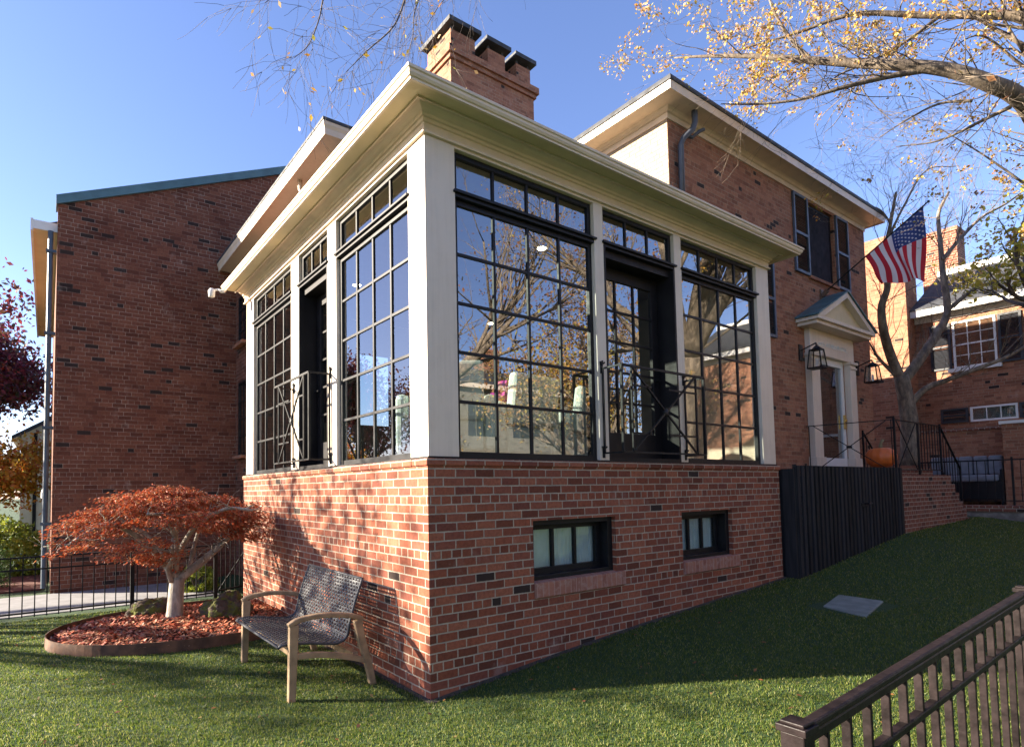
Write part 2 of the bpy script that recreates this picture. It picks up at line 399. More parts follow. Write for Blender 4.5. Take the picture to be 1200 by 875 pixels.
# ------------------------------------------------------------------ ground
PXS = [-60, 0, 1.4, 2.7, 4.35, 5.86, 9.75, 13.6, 20, 60]; PZS = [0, 0, .13, .23, .33, .42, .83, .95, 1.1, 1.3]
def gz(x, y):
    p = np.interp(x, PXS, PZS)
    f = np.clip(1-.15*(-np.asarray(y)-.2), .25, 1)
    return p*f
def ground():
    xs = np.concatenate([np.linspace(-400, -20, 20), np.linspace(-18, 24, 120), np.linspace(30, 400, 20)])
    ys = np.concatenate([np.linspace(-400, -20, 20), np.linspace(-18, 24, 120), np.linspace(30, 400, 20)])
    X, Y = np.meshgrid(xs, ys, indexing='ij'); Z = gz(X, Y)
    inside = (X > .3) & (X < 5.2) & (Y > .3) & (Y < 5.2)
    V = np.stack([X.ravel(), Y.ravel(), Z.ravel()], 1); n = len(ys)
    i, j = np.meshgrid(np.arange(len(xs)-1), np.arange(n-1), indexing='ij'); i = i.ravel(); j = j.ravel()
    Fc = np.stack([i*n+j, (i+1)*n+j, (i+1)*n+j+1, i*n+j+1], 1)
    o = bulk('lawn', V, Fc, M['lawn']); tag(o, 'green lawn sloping up along the brick houses', 'lawn', kind='structure')
    o.data.polygons.foreach_set('use_smooth', [True]*len(o.data.polygons))
ground()
def inbed(x, y):
    return ((x+.95)/1.68)**2+((y-4.02)/1.2)**2 < 1
def blades():
    N = 760000
    # sample by image-space-like density: distance from the camera
    u = rng.uniform(-60, 1260, N); r = 2.2*(21/2.2)**(rng.uniform(0, 1, N)**.85)
    D = fwd[None, :2]/np.linalg.norm(fwd[:2]) + rt[None, :2]*((u-CX)/F_)[:, None]
    X = CP[0]+D[:, 0]*r; Y = CP[1]+D[:, 1]*r
    ok = ~((X > -.04) & (Y > -.04)) & (Y < 6.0) & ~inbed(X, Y) & ~((X > 5.9) & (Y > -.22)) & (X < 14.1) & ~((X < -.0) & (Y > 5.93)) & ~((X>4.4)&(X<5.6)&(Y<-.85)&(Y>-1.5)&(abs((X-5)*.25+(Y+1.17))<.26)&(X>4.6)&(X<5.42))
    X, Y, r = X[ok], Y[ok], r[ok]; n = len(X)
    Z = gz(X, Y); th = rng.uniform(0, 6.283, n); h = rng.uniform(.009, .022, n)*(1+r*.03); w = rng.uniform(.0014, .0026, n)*(1+r*.17)
    lean = rng.normal(0, .4, (n, 2))*h[:, None]
    V = np.empty((n, 3, 3))
    V[:, 0] = np.stack([X-np.cos(th)*w, Y-np.sin(th)*w, Z-.004], 1)
    V[:, 1] = np.stack([X+np.cos(th)*w, Y+np.sin(th)*w, Z-.004], 1)
    V[:, 2] = np.stack([X+lean[:, 0], Y+lean[:, 1], Z+h], 1)
    o = bulk('grass', V.reshape(-1, 3), np.arange(3*n).reshape(-1, 3), M['blade'])
    tag(o, 'short green turf blades covering the lawn', 'grass', kind='stuff')
blades()
# concrete path behind the iron fence
mb = MB(); mb.box(-60, 6.25, -.02, -.2, 8.25, .012)
o = mb.build('path', M['concrete']); tag(o, 'grey concrete path behind the black iron fence', 'path', kind='structure')
mb = MB(); mb.box(-60, -17, -.02, 80, -12.5, .02)
o = mb.build('street', simple('asphalt', (.05, .05, .052), .9, .2, 4, .3)); tag(o, 'grey asphalt street behind the viewer', 'street', kind='structure')

# ------------------------------------------------------------------ sunroom
SR = empty('sunroom', (0, 0, 0), 'glazed sunroom with cream posts and black windows on a red brick base', 'sunroom')
ZS, ZW, RX, LY = 2.0, 4.775, 5.83, 5.41
def wb(mb, wall, u0, u1, d0, d1, z0, z1):
    if wall == 'r': mb.box(u0, -d1, z0, u1, -d0, z1)
    else: mb.box(-d1, u0, z0, -d0, u1, z1)
def pane(wall, u0, u1, d, z0, z1, name, mat, parent):
    m = MB(); vs = [wp(wall, u0, d, z0), wp(wall, u1, d, z0), wp(wall, u1, d, z1), wp(wall, u0, d, z1)]
    m.add(vs, [(0, 1, 2, 3) if wall == 'r' else (3, 2, 1, 0)]); return m.build(name, mat, parent, fixn=False)
def wp(wall, u, d, z): return (u, -d, z) if wall == 'r' else (-d, u, z)
BWX = [(1.14, 2.32), (3.5, 4.58)]
mb = MB(); T = -.25; P = .03; ZB = 1.925
for a, b in ((0-.03, 1.14), (2.32, 3.5), (4.58, RX)): wb(mb, 'r', a, b, T, P, -.4, ZB)
for a, b in BWX: wb(mb, 'r', a, b, T, P, -.4, .68); wb(mb, 'r', a, b, T, P, 1.415, ZB)
wb(mb, 'l', .25, LY+.03, T, P, -.4, ZB)
mb.box(.25, LY-.2, -.4, RX, LY+.03, ZB)
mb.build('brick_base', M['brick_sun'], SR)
mb = MB()   # sill course
mb.box(-.05, -.05, ZB, RX+.02, .2, ZS-.012); mb.box(-.05, .2, ZB, .2, LY+.05, ZS-.012)
mb.build('brick_sill', M['brick_sun'], SR, bevel=.012)
mb = MB(); mb.box(-.012, -.012, ZS-.012, RX, .2, ZS+.006); mb.box(-.012, .2, ZS-.012, .2, LY, ZS+.006)
mb.build('sill_flashing', M['black'], SR)
for (a, b) in BWX:
    mb = MB(); mb.prism([(-.06, .7), (-.06, .835), (.12, .86), (.12, .68), (-.03, .68)], 0, a+.0, b+.11)
    mb.build('window_sill', M['rowlock'], SR, bevel=.006)
# posts
RP = [(0, .32), (2.15, 2.295), (3.583, 3.726), (5.50, RX)]
LP = [(.12, .29), (1.87, 2.11), (3.05, 3.33), (5.04, LY)]
for k, (a, b) in enumerate(RP):
    mb = MB()
    if k == 0: mb.box(0, 0, ZS+.006, .32, .12, 4.8); mb.box(0, .12, ZS+.006, .12, .29, 4.8)
    else: wb(mb, 'r', a, b, -.12, 0, ZS+.006, ZW)
    mb.build('post', M['cream'], SR, bevel=.004)
for k, (a, b) in enumerate(LP):
    if k == 0: continue
    mb = MB(); wb(mb, 'l', a, b, -.12, 0, ZS+.006, ZW); mb.build('post', M['cream'], SR, bevel=.004)
mb = MB(); mb.box(.32, 0, ZW, RX, .15, 5.0); mb.box(0, .29, ZW, .15, LY, 5.0); mb.box(0, 0, 4.8, .32, .29, 5.0)
mb.box(RX-.12, .15, ZS, RX, 1.3, 5.0)
mb.box(.15, LY-.15, ZW, RX, LY, 5.0)
mb.build('header', M['trim'], SR)
# cornice, swept with mitred corners
EX = .26/.39
pathc = [lambda d, z: (-d, LY+.07, z), lambda d, z: (-d, -d, z), lambda d, z: (RX+EX*d, -d, z), lambda d, z: (RX+EX*d, 1.31, z)]
mb = MB()
mb.sweep(pathc, [(-.05, 4.80), (.03, 4.80), (.034, 4.815), (.028, 4.826), (.012, 4.83), (.012, 4.895), (.028, 4.90), (.032, 4.925), (.05, 4.93), (.058, 4.95), (.09, 4.965), (.115, 4.985), (.14, 4.995), (-.05, 4.995)])
mb.build('frieze', M['trim'], SR)
mb = MB(); mb.sweep(pathc, [(-.05, 4.998), (.155, 4.998), (.155, 4.985), (.325, 4.985), (.325, 5.02), (-.05, 5.02)])
mb.build('soffit', M['soffit'], SR)
mb = MB(); mb.sweep(pathc, [(.155, 4.97), (.17, 4.968), (.17, 4.983), (.155, 4.983)])
mb.build('soffit_bead', M['trim'], SR)
mb = MB(); mb.sweep(pathc, [(.322, 4.946), (.345, 4.946), (.347, 4.962), (.36, 4.968), (.372, 4.985), (.376, 5.005), (.388, 5.012), (.391, 5.03), (.388, 5.036), (.31, 5.036), (.31, 5.024), (.322, 5.024)])
mb.build('gutter', M['trim'], SR)
mb = MB(); mb.box(-.3, -.3, 5.024, RX+.15, LY, 5.034); mb.build('roof', M['slate'], SR)
# windows
def grid_window(wall, u0, u1, z0, z1, rows, cols, inset=.045, fw=.05, dep=.05, parent=SR, glass='glass', name='window', mat='black', mun=.028):
    fr = MB()
    wb(fr, wall, u0, u0+fw, -inset-dep, -inset, z0, z1); wb(fr, wall, u1-fw, u1, -inset-dep, -inset, z0, z1)
    wb(fr, wall, u0+fw, u1-fw, -inset-dep, -inset, z0, z0+fw); wb(fr, wall, u0+fw, u1-fw, -inset-dep, -inset, z1-fw, z1)
    w = fr.build(name, M[mat], parent, bevel=.003)
    a, b, c, d = u0+fw, u1-fw, z0+fw, z1-fw
    m = MB()
    for k in range(1, cols):
        x = a+(b-a)*k/cols; wb(m, wall, x-mun/2, x+mun/2, -inset-.034, -inset-.006, c, d)
    for k in range(1, rows):
        z = c+(d-c)*k/rows; wb(m, wall, a, b, -inset-.032, -inset-.008, z-mun/2, z+mun/2)
    if rows == 1:
        for k in range(1, cols):
            x = a+(b-a)*k/cols; q_ = MB(); wb(q_, wall, x-mun/2, x+mun/2, -inset-.034, -inset-.006, c, d); q_.build('muntin', M[mat], w, bevel=.002)
    elif m.n: m.build('muntins', M[mat], w, bevel=.002)
    e = .003; pane(wall, a-e, b+e, -inset-.02, c-e, d+e, 'pane', M[glass], w)
    return w
def transom_bar(wall, a, b):
    m = MB(); wb(m, wall, a, b, -.12, .0, 4.335, 4.39); wb(m, wall, a-.02, b+.02, -.02, .026, 4.368, 4.392)
    m.build('transom_bar', M['black'], SR, bevel=.003)
for (a, b) in ((.32, 2.15), (3.726, 5.50)):
    grid_window('r', a, b, ZS+.006, 4.335, 5, 4); grid_window('r', a, b, 4.392, ZW, 1, 4); transom_bar('r', a, b)
for (a, b) in ((.29, 1.87), (3.33, 5.04)):
    grid_window('l', a, b, ZS+.006, 4.335, 5, 4, glass='glass_left'); grid_window('l', a, b, 4.392, ZW, 1, 4, glass='glass_left'); transom_bar('l', a, b)
def french(wall, a, b, hinge_low, glass):
    grid_window(wall, a, b, 4.392, ZW, 1, 3, glass=glass); transom_bar(wall, a, b)
    rec = .24; jm = MB()      # deep jambs
    wb(jm, wall, a, a+.03, -rec-.06, 0, ZS+.006, 4.335); wb(jm, wall, b-.03, b, -rec-.06, 0, ZS+.006, 4.335)
    wb(jm, wall, a+.03, b-.03, -rec-.06, -.06, 4.25, 4.335); wb(jm, wall, a+.03, b-.03, -rec-.06, 0.0, ZS+.006, ZS+.04)
    jm.build('door_frame', M['door_black'], SR)
    u0, u1 = a+.03, b-.03; z0, z1 = ZS+.04, 4.25
    d = MB(); st = .12; fr = (-rec-.045, -rec)
    wb(d, wall, u0, u0+st, *fr, z0, z1); wb(d, wall, u1-st, u1, *fr, z0, z1)
    wb(d, wall, u0+st, u1-st, *fr, z1-st-.02, z1); wb(d, wall, u0+st, u1-st, *fr, z0, z0+.3)
    dr = d.build('french_door', M['door_black'], SR, bevel=.004)
    m = MB(); A, B, Cc, D = u0+st, u1-st, z0+.3, z1-st-.02
    for k in (1, 2): x = A+(B-A)*k/3; wb(m, wall, x-.012, x+.012, -rec-.035, -rec-.006, Cc, D)
    for k in range(1, 5): z = Cc+(D-Cc)*k/5; wb(m, wall, A, B, -rec-.033, -rec-.008, z-.012, z+.012)
    m.build('muntins', M['door_black'], dr)
    pane(wall, A, B, -rec-.02, Cc, D, 'pane', M[glass], dr)
    h = MB(); hu = u1-.06 if hinge_low else u0+.06
    h.tube([wp(wall, hu, -rec, 3.0), wp(wall, hu, -rec+.05, 3.0), wp(wall, hu-.1, -rec+.05, 3.0)], .01); wb(h, wall, hu-.02, hu+.02, -rec, -rec+.006, 2.93, 3.12)
    h.build('door_handle', M['black_iron'], dr)
french('r', 2.295, 3.583, True, 'glass'); french('l', 2.11, 3.05, True, 'glass_left')
# juliet balconies
def balcony(wall, a, b, z0=2.08, z1=2.98, proj=.26):
    m = MB(); w = .018
    def B(p, q, t=w): m.bar(wp(wall, *p), wp(wall, *q), t)
    for z in (z0, z1):
        B((a, 0, z), (a, proj, z)); B((b, 0, z), (b, proj, z)); B((a, proj, z), (b, proj, z), .024 if z == z1 else w)
    for u in (a, b):
        B((u, proj, z0), (u, proj, z1), .024); B((u, .02, z0), (u, .02, z1))
    n1, n2 = a+.16, b-.16
    B((n1, proj, z0), (n1, proj, z1)); B((n2, proj, z0), (n2, proj, z1))
    B((n1, proj, z1), (n2, proj, z0)); B((n1, proj, z0), (n2, proj, z1))
    zc = (z0+z1)/2; uc = (a+b)/2
    for s in (-.2, .2):
        B((n1, proj, zc+s), (uc-s*0, proj, zc)) if False else None
    B((uc+.05, proj, zc+.25), (n2, proj, zc+.25)); B((uc+.05, proj, zc-.25), (n2, proj, zc-.25))
    B((n1, proj, zc+.25), (uc-.05-.2, proj, zc+.25)); B((n1, proj, zc-.25), (uc-.25, proj, zc-.25))
    o = m.build('balcony_railing', M['black_iron'], SR)
    r = MB(); r.lathe([(.0, -.012), (.035, -.01), (.045, 0), (.035, .01), (0, .012)], (0, 0, 0), 12)
    cc = wp(wall, uc, proj, zc); V = []
    for p in r.v:
        q = (p[0], p[2], p[1]) if wall == 'r' else (p[2], p[0], p[1]); V.append((q[0]+cc[0], q[1]+cc[1], q[2]+cc[2]))
    r.v = V; r.build('rosette', M['black_iron'], o, smooth=True)
    for u in (a, b):
        for z in (z0, z1):
            k = MB(); k.bar(wp(wall, u, .004, z-.05), wp(wall, u, .004, z+.06), .035, .012)
            for s in (-1, 0, 1): k.bar(wp(wall, u, .012, z+.04), wp(wall, u+.035*s, .02, z+.085-.015*abs(s)), .014)
            k.build('bracket', M['black_iron'], o)
balcony('r', 2.2, 3.67); balcony('l', 2.02, 3.2, 2.08, 3.05)
# basement windows
for i, (a, b) in enumerate(BWX):
    m = MB(); z0, z1 = .84, 1.415
    wb(m, 'r', a, a+.05, -.22, -.02, z0, z1); wb(m, 'r', b-.07, b, -.22, -.02, z0, z1); wb(m, 'r', a+.05, b-.07, -.22, -.02, z1-.05, z1); wb(m, 'r', a+.05, b-.07, -.22, -.02, z0, z0+.045)
    w = m.build('basement_window', M['black'], SR, bevel=.003)
    A, B, Cc, D = a+.05, b-.07, z0+.045, z1-.05
    s = MB(); wb(s, 'r', A, A+.05, -.18, -.13, Cc, D); wb(s, 'r', B-.05, B, -.18, -.13, Cc, D); wb(s, 'r', A+.05, B-.05, -.18, -.13, Cc, Cc+.055); wb(s, 'r', A+.05, B-.05, -.18, -.13, D-.05, D)
    for k in (1, 2): x = A+.05+(B-A-.1)*k/3; wb(s, 'r', x-.016, x+.016, -.17, -.135, Cc+.055, D-.05)
    s.build('sash', M['black'], w)
    pane('r', A+.05, B-.05, -.154, Cc+.055, D-.05, 'pane', M['glass_left'], w)
    c = MB(); n = 60
    vs = []; 
    for j in range(n+1):
        x = A+(B-A)*j/n; y = .192+.008*math.sin(j*1.1)+.006*math.sin(j*2.7); vs += [(x, y, Cc), (x, y, D)]
    c.add(vs, [(2*j, 2*j+2, 2*j+3, 2*j+1) for j in range(n)]); c.build('curtain', M['curtain'], w, fixn=False)
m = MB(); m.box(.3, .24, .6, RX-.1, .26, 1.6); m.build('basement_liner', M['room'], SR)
# interior shell
m = MB(); m.box(.12, .12, ZS-.1, RX-.02, LY-.12, ZS-.02); m.build('floor', M['wood_floor'], SR)
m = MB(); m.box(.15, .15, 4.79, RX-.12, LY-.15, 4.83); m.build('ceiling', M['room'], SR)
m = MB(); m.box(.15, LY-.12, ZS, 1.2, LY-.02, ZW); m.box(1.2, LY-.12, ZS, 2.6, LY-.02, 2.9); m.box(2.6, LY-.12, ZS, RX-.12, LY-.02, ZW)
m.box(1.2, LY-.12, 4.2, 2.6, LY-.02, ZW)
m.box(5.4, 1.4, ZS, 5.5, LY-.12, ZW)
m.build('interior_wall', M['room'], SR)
for (x, y) in ((2.5, 1.15), (4.06, 4.1), (1.1, 3.6), (4.1, 1.3)):
    m = MB(); m.lathe([(.075, 0), (.075, .012), (.05, .012)], (x, y, 4.765), 18); r = m.build('downlight', M['white'], SR)
    m = MB(); m.lathe([(.055, 0), (.055, .004)], (x, y, 4.76), 18); m.build('lens', M['downlight'], r)
# furniture behind the glass
def armchair(x, y, rz, label):
    t = empty('armchair', (0, 0, 0), label, 'armchair', 'armchairs inside the sunroom')
    m = MB(); m.box(-.36, -.36, .12, .36, .36, .42); m.build('base', M['slip'], t, bevel=.03)
    m = MB(); m.box(-.28, -.38, .425, .28, .28, .56); m.build('seat_cushion', M['slip'], t, bevel=.04)
    m = MB(); m.prism([(.28, .42), (.42, .42), (.5, .95), (.44, 1.0), (.36, .98)], 0, -.36, .36); m.build('backrest', M['slip'], t, bevel=.04)
    for s in (-1, 1):
        m = MB(); m.box(s*.37, -.36, .12, s*.5, .36, .68); m.build('armrest', M['slip'], t, bevel=.05)
    for a in (-.4, .4):
        for b in (-.3, .3): m = MB(); m.bar((a, b, 0), (a, b, .12), .05); m.build('leg', M['teak'], t)
    t.location = (x, y, ZS-.02); t.rotation_euler.z = rz
    return t
def chairs():
    armchair(.75, .85, R(150), 'pale slipcovered armchair in the glazed corner, behind the widest front window')
    armchair(1.75, 1.0, R(185), 'pale slipcovered armchair right of the glazed corner chair, behind the front window')
    armchair(2.9, 1.3, R(200), 'pale slipcovered armchair behind the front french door')
chairs()
t = empty('floor_lamp', (3.0, 2.4, ZS-.02), 'floor lamp with magenta pleated shade seen through the front french door', 'lamp')
m = MB(); m.lathe([(.14, 0), (.14, .02), (.015, .04), (.012, 1.1)], (3.0, 2.4, ZS-.02), 12); m.build('lamp_stand', M['brass'], t)
m = MB(); n = 40; vs = []
for k in range(n):
    a = 2*math.pi*k/n; q = 1+.05*(-1)**k
    vs += [(3.0+.34*q*math.cos(a), 2.4+.34*q*math.sin(a), 3.05), (3.0+.17*q*math.cos(a), 2.4+.17*q*math.sin(a), 3.3)]
m.add(vs, [(2*k, (2*k+2) % (2*n), (2*k+3) % (2*n), 2*k+1) for k in range(n)]); m.build('lamp_shade', M['magenta'], t, fixn=False)
# floodlight on the gutter end
p = onp(255, 343, 1, LY+.1)
fl = empty('floodlight', tuple(p), 'small white floodlight clipped to the left end of the sunroom gutter', 'floodlight')
m = MB(); m.lathe([(.03, -.07), (.05, -.06), (.055, .03), (.03, .07)], p-np.array([.09, 0, .02]), 12); m.build('lamp_head', M['white'], fl, smooth=True)
m = MB(); m.tube([p-np.array([.06, 0, -.03]), p+np.array([0, 0, .05]), p+np.array([.08, -.1, .0])], .018); m.lathe([(.03, -.02), (.045, 0), (.03, .02)], p+np.array([.05, -.05, .02]), 10); m.build('mount', M['white'], fl)

# ------------------------------------------------------------------ main house
MH = empty('brick_house', (5.54, 1.32, 0), 'two storey orange brick house with cream eaves and pedimented front door', 'house')
HX0, HX1, HY, HYB, ZT = 5.54, 13.2, 1.32, 4.6, 7.66
m = MB()
ops = [(10.30, 11.55, 6.02, 7.62), (7.0, 8.12, 4.55, 5.95), (10.32, 11.68, 2.06, 4.42)]
def wallstrip(m, x0, x1, y0, y1, z0, z1, ops):
    xs = sorted({x0, x1, *[a for o_ in ops for a in o_[:2]]})
    for a, b in zip(xs[:-1], xs[1:]):
        z = z0
        for o_ in sorted([o_ for o_ in ops if o_[0] <= a+1e-6 and o_[1] >= b-1e-6], key=lambda q: q[2]):
            m.box(a, y0, z, b, y1, o_[2]); z = o_[3]
        m.box(a, y0, z, b, y1, z1)
wallstrip(m, HX0, HX1, HY, HY+.25, -.3, ZT, ops)
m.box(HX1-.25, HY+.25, -.3, HX1, HYB, ZT); m.box(HX0+.25, HYB-.25, -.3, HX1-.25, HYB, ZT)
m.build('wall', M['brick_main'], MH)
m = MB(); m.box(HX0-.004, HY+.004, 2.0, HX0+.25, HYB, ZT); m.build('cream_side_wall', brick('cream_brick', [(.33, .25, .18), (.37, .29, .2), (.41, .32, .23)], (.27, .2, .14), dark=0, streak=.2), MH)  # side wall in a paler cream brick colour than the front
m = MB(); m.box(HX0+.1, HYB+.002, -.3, HX1-.1, 10, 6.5); m.build('added_shade_block', M['brick_main'], MH)  # unseen block added to keep sun off the neighbour's lower wall
m = MB(); m.box(HX0, HYB+.002, 6.502, HX1, 10.1, 6.65); m.build('added_shade_block_top', M['slate'], MH)  # top of the added block, its height sets the neighbour's shadow line
OV = .46/.38
def pth(x0, x1, y0, y1): return [lambda d, z: (x0-OV*d, y1, z), lambda d, z: (x0-OV*d, y0-d, z), lambda d, z: (x1+.6*d, y0-d, z), lambda d, z: (x1+.6*d, y1, z)]
pm = pth(HX0, HX1, HY, HYB)
m = MB(); m.sweep(pm, [(-.1, ZT), (.025, ZT), (.025, ZT+.09), (.05, ZT+.1), (.07, ZT+.13), (.1, ZT+.15), (-.1, ZT+.15)]); m.build('frieze', M['trim'], MH)
m = MB(); m.sweep(pm, [(-.1, ZT+.152), (.35, ZT+.152), (.35, ZT+.18), (-.1, ZT+.18)]); m.build('soffit', M['trim'], MH)
m = MB(); m.sweep(pm, [(.345, ZT+.135), (.365, ZT+.135), (.37, ZT+.19), (.38, ZT+.255), (.33, ZT+.255), (.345, ZT+.2)]); fa = m.build('fascia', M['trim'], MH)
m = MB(); m.sweep(pm, [(.33, ZT+.257), (.395, ZT+.257), (.40, ZT+.285), (.38, ZT+.345), (.3, ZT+.37)]); m.build('gutter', M['slate'], MH)
m = MB(); a, b, c, d = HX0-.46, HX1+.25, HY-.38, HYB+.2; ym = (c+d)/2; ez = 7.99
m.add([(a, c, ez), (b, c, ez), (b, d, ez), (a, d, ez), (a+1.9, ym, 8.55), (b-1.9, ym, 8.55)], [(0, 1, 5, 4), (1, 2, 5), (2, 3, 4, 5), (3, 0, 4), (3, 2, 1, 0)])
m.build('roof', M['slate'], MH)
def shutter(parent, x0, x1, z0, z1, y, mat, lv=True, axis='y'):
    m = MB(); w = .055
    def bx(a, b, c, d, y0, y1):
        if axis == 'y': m.box(a, y0, c, b, y1, d)
        else: m.box(y0, a, c, y1, b, d)
    sg = -1
    bx(x0, x0+w, z0, z1, y-.045, y-.005); bx(x1-w, x1, z0, z1, y-.045, y-.005)
    zm = (z0+z1)/2
    for q0, q1 in ((z0, z0+w), (zm-w/2, zm+w/2), (z1-w, z1)): bx(x0+w, x1-w, q0, q1, y-.045, y-.005)
    s = m.build('shutter', M[mat], parent)
    m = MB(); z = z0+w
    while z < z1-w:
        if abs(z-zm) > w: 
            if axis == 'y': m.bar((x0+w, y-.024, z), (x1-w, y-.024, z), .028, .008, upv=(0, -.7, .7))
            else: m.bar((y-.024, x0+w, z), (y-.024, x1-w, z), .028, .008, upv=(-.7, 0, .7))
        z += .035
    m.build('louvres', M['shutter_black'], s)
def hwin(parent, x0, x1, z0, z1, y, mat='black', rows=2, cols=3, axis='y', curtain=True, sill=True, screen=False):
    m = MB()
    def bx(mm, a, b, c, d, y0, y1):
        if axis == 'y': mm.box(a, y+y0, c, b, y+y1, d)
        else: mm.box(y+y0, a, c, y+y1, b, d)
    f = .05
    bx(m, x0, x0+f, z0, z1, .06, .12); bx(m, x1-f, x1, z0, z1, .06, .12); bx(m, x0+f, x1-f, z0, z0+f, .06, .12); bx(m, x0+f, x1-f, z1-f, z1, .06, .12)
    w = m.build('window', M[mat], parent)
    m = MB(); 
    for k in range(1, cols): x = x0+f+(x1-x0-2*f)*k/cols; bx(m, x-.01, x+.01, z0+f, z1-f, .075, .1)
    for k in range(1, rows*2 if rows > 1 else 1):
        z = z0+f+(z1-z0-2*f)*k/(rows*2); t_ = .02 if k == rows else .01; bx(m, x0+f, x1-f, z-t_, z+t_, .077, .098)
    m.build('muntins', M[mat], w)
    m = MB(); bx(m, x0+f, x1-f, z0+f, z1-f, .087, .091); m.build('pane', M['glass_left'], w)
    if screen: m = MB(); bx(m, x0+f+.005, x1-f-.005, z0+f+.005, z1-f-.005, .066, .069); m.build('insect_screen', M['screen'], w)
    m = MB(); bx(m, x0, x1, z0, z1, .19, .2); m.build('blind', M['shutter_black'] if not curtain else M['curtain'], w)
    if sill: m = MB(); bx(m, x0-.05, x1+.05, z0-.06, z0, -.05, .06); m.build('sill', M['white' if mat == 'white' else 'brick_main'], parent)
hwin(MH, 10.30, 11.55, 6.02, 7.62, HY, curtain=False, screen=True)
hwin(MH, 7.0, 8.12, 4.55, 5.95, HY, curtain=False)
shutter(MH, 9.66, 10.28, 6.0, 7.64, HY, 'shutter'); shutter(MH, 11.60, 12.22, 6.0, 7.64, HY, 'shutter')
shutter(MH, 8.14, 8.75, 4.5, 5.98, HY, 'shutter')
# downspout
m = MB(); m.tube([(5.93, 1.08, 7.8), (5.93, 1.08, 7.62), (5.9, 1.1, 7.5), (5.78, 1.2, 7.36), (5.76, 1.24, 7.25), (5.76, 1.25, 5.1)], .048, 10)
m.tube([(5.8, 1.2, 7.42), (5.98, 1.17, 7.42), (6.08, 1.1, 7.52), (6.14, 1.05, 7.55)], .03, 8); m.tube([(5.86, 1.27, 7.3), (5.85, 1.28, 6.2), (5.84, 1.28, 5.2)], .012, 6)
m.build('downspout', M['pipe'], MH, smooth=True)
# door surround
DS = MB()
for a, b in ((9.92, 10.28), (11.72, 12.02)):
    DS.box(a, HY-.12, 2.06, b, HY+.02, 4.3); DS.box(a-.03, HY-.15, 2.06, b+.03, HY+.02, 2.26); DS.box(a-.03, HY-.16, 4.3, b+.03, HY+.02, 4.36); DS.box(a-.02, HY-.14, 4.2, b+.02, HY-.121, 4.24)
DS.box(9.94, HY-.1, 4.36, 12.0, HY+.02, 4.86)
ds = DS.build('door_surround', M['cream'], MH, bevel=.008)
m = MB()   # carved band of the frieze panel
random.seed(3)
m.bar((10.28, HY-.103, 4.56), (11.66, HY-.103, 4.56), .012); x = 10.3
while x < 11.6:
    h = random.uniform(.04, .09); m.tube([(x, HY-.103, 4.56), (x+.02, HY-.108, 4.56+h), (x+.05, HY-.103, 4.58)], .008, 5); x += random.uniform(.06, .11)
m.build('carved_ornament', M['white'], ds)
m = MB(); PY0 = HY-.42
m.box(9.66, PY0+.06, 4.86, 12.26, HY+.02, 4.93); m.box(9.6, PY0, 4.93, 12.32, HY+.02, 5.0)
px0, px1, pz, pa = 9.6, 12.32, 5.0, 5.68; xm = (px0+px1)/2
for (a, b) in ((px0, xm), (px1, xm)):
    za, zb = pz, pa
    s = 1 if b > a else -1
    m.prism([(a, za), (a+s*.24, za), (b, zb-.12), (b, zb)] if s > 0 else [(b, zb), (b, zb-.12), (a+s*.24, za), (a, za)], 1, PY0, HY+.02)
pd = m.build('pediment', M['cream'], MH, bevel=.005)
m = MB(); m.prism([(px0+.1, pz), (px1-.1, pz), (xm, pa-.06)], 1, PY0+.12, HY); m.build('tympanum', M['soffit'], pd)
m = MB()
for s, a in ((1, px0), (-1, px1)):
    m.prism([(a-s*.04, pz), (xm, pa+.005), (xm, pa+.03), (a-s*.04, pz+.03)], 1, PY0-.03, HY)
m.build('pediment_roof', M['copper'], pd)
m = MB()
for (a, b, c, d) in ((10.32, 10.44, 2.08, 4.36), (11.57, 11.68, 2.08, 4.36), (10.44, 11.57, 4.22, 4.36), (10.44, 11.57, 2.08, 2.26)): m.box(a, HY+.0, c, b, HY+.06, d)
sd = m.build('storm_door', M['white'], MH)
m = MB(); m.add([(10.44, HY+.03, 2.26), (11.57, HY+.03, 2.26), (11.57, HY+.03, 4.22), (10.44, HY+.03, 4.22)], [(0, 1, 2, 3)]); m.build('pane', M['glass'], sd, fixn=False)
m = MB()
for (a, b, c, d) in ((10.34, 11.66, 2.08, 2.95), (10.34, 10.6, 2.95, 4.3), (11.4, 11.66, 2.95, 4.3), (10.6, 11.4, 4.1, 4.3), (10.6, 11.4, 3.45, 3.55)): m.box(a, HY+.14, c, b, HY+.18, d)
m.box(10.3, HY+.19, 2.06, 11.7, HY+.2, 4.4)
m.build('inner_door', simple('dark_red_door', (.12, .05, .03), .5), MH)
m = MB(); m.box(10.38, HY-.02, 2.95, 10.42, HY, 3.2); m.tube([(10.4, HY-.02, 3.0), (10.4, HY-.06, 3.03), (10.4, HY-.06, 3.14), (10.4, HY-.02, 3.17)], .008)
m.build('door_handle', M['black_iron'], sd)
m = MB(); m.lathe([(.02, 0), (.035, .02), (.035, .05), (.02, .07)], (11.62, HY-.02, 3.05), 10); m.box(11.56, HY-.03, 2.9, 11.66, HY-.002, 3.2); m.build('brass_lock', M['brass'], sd)

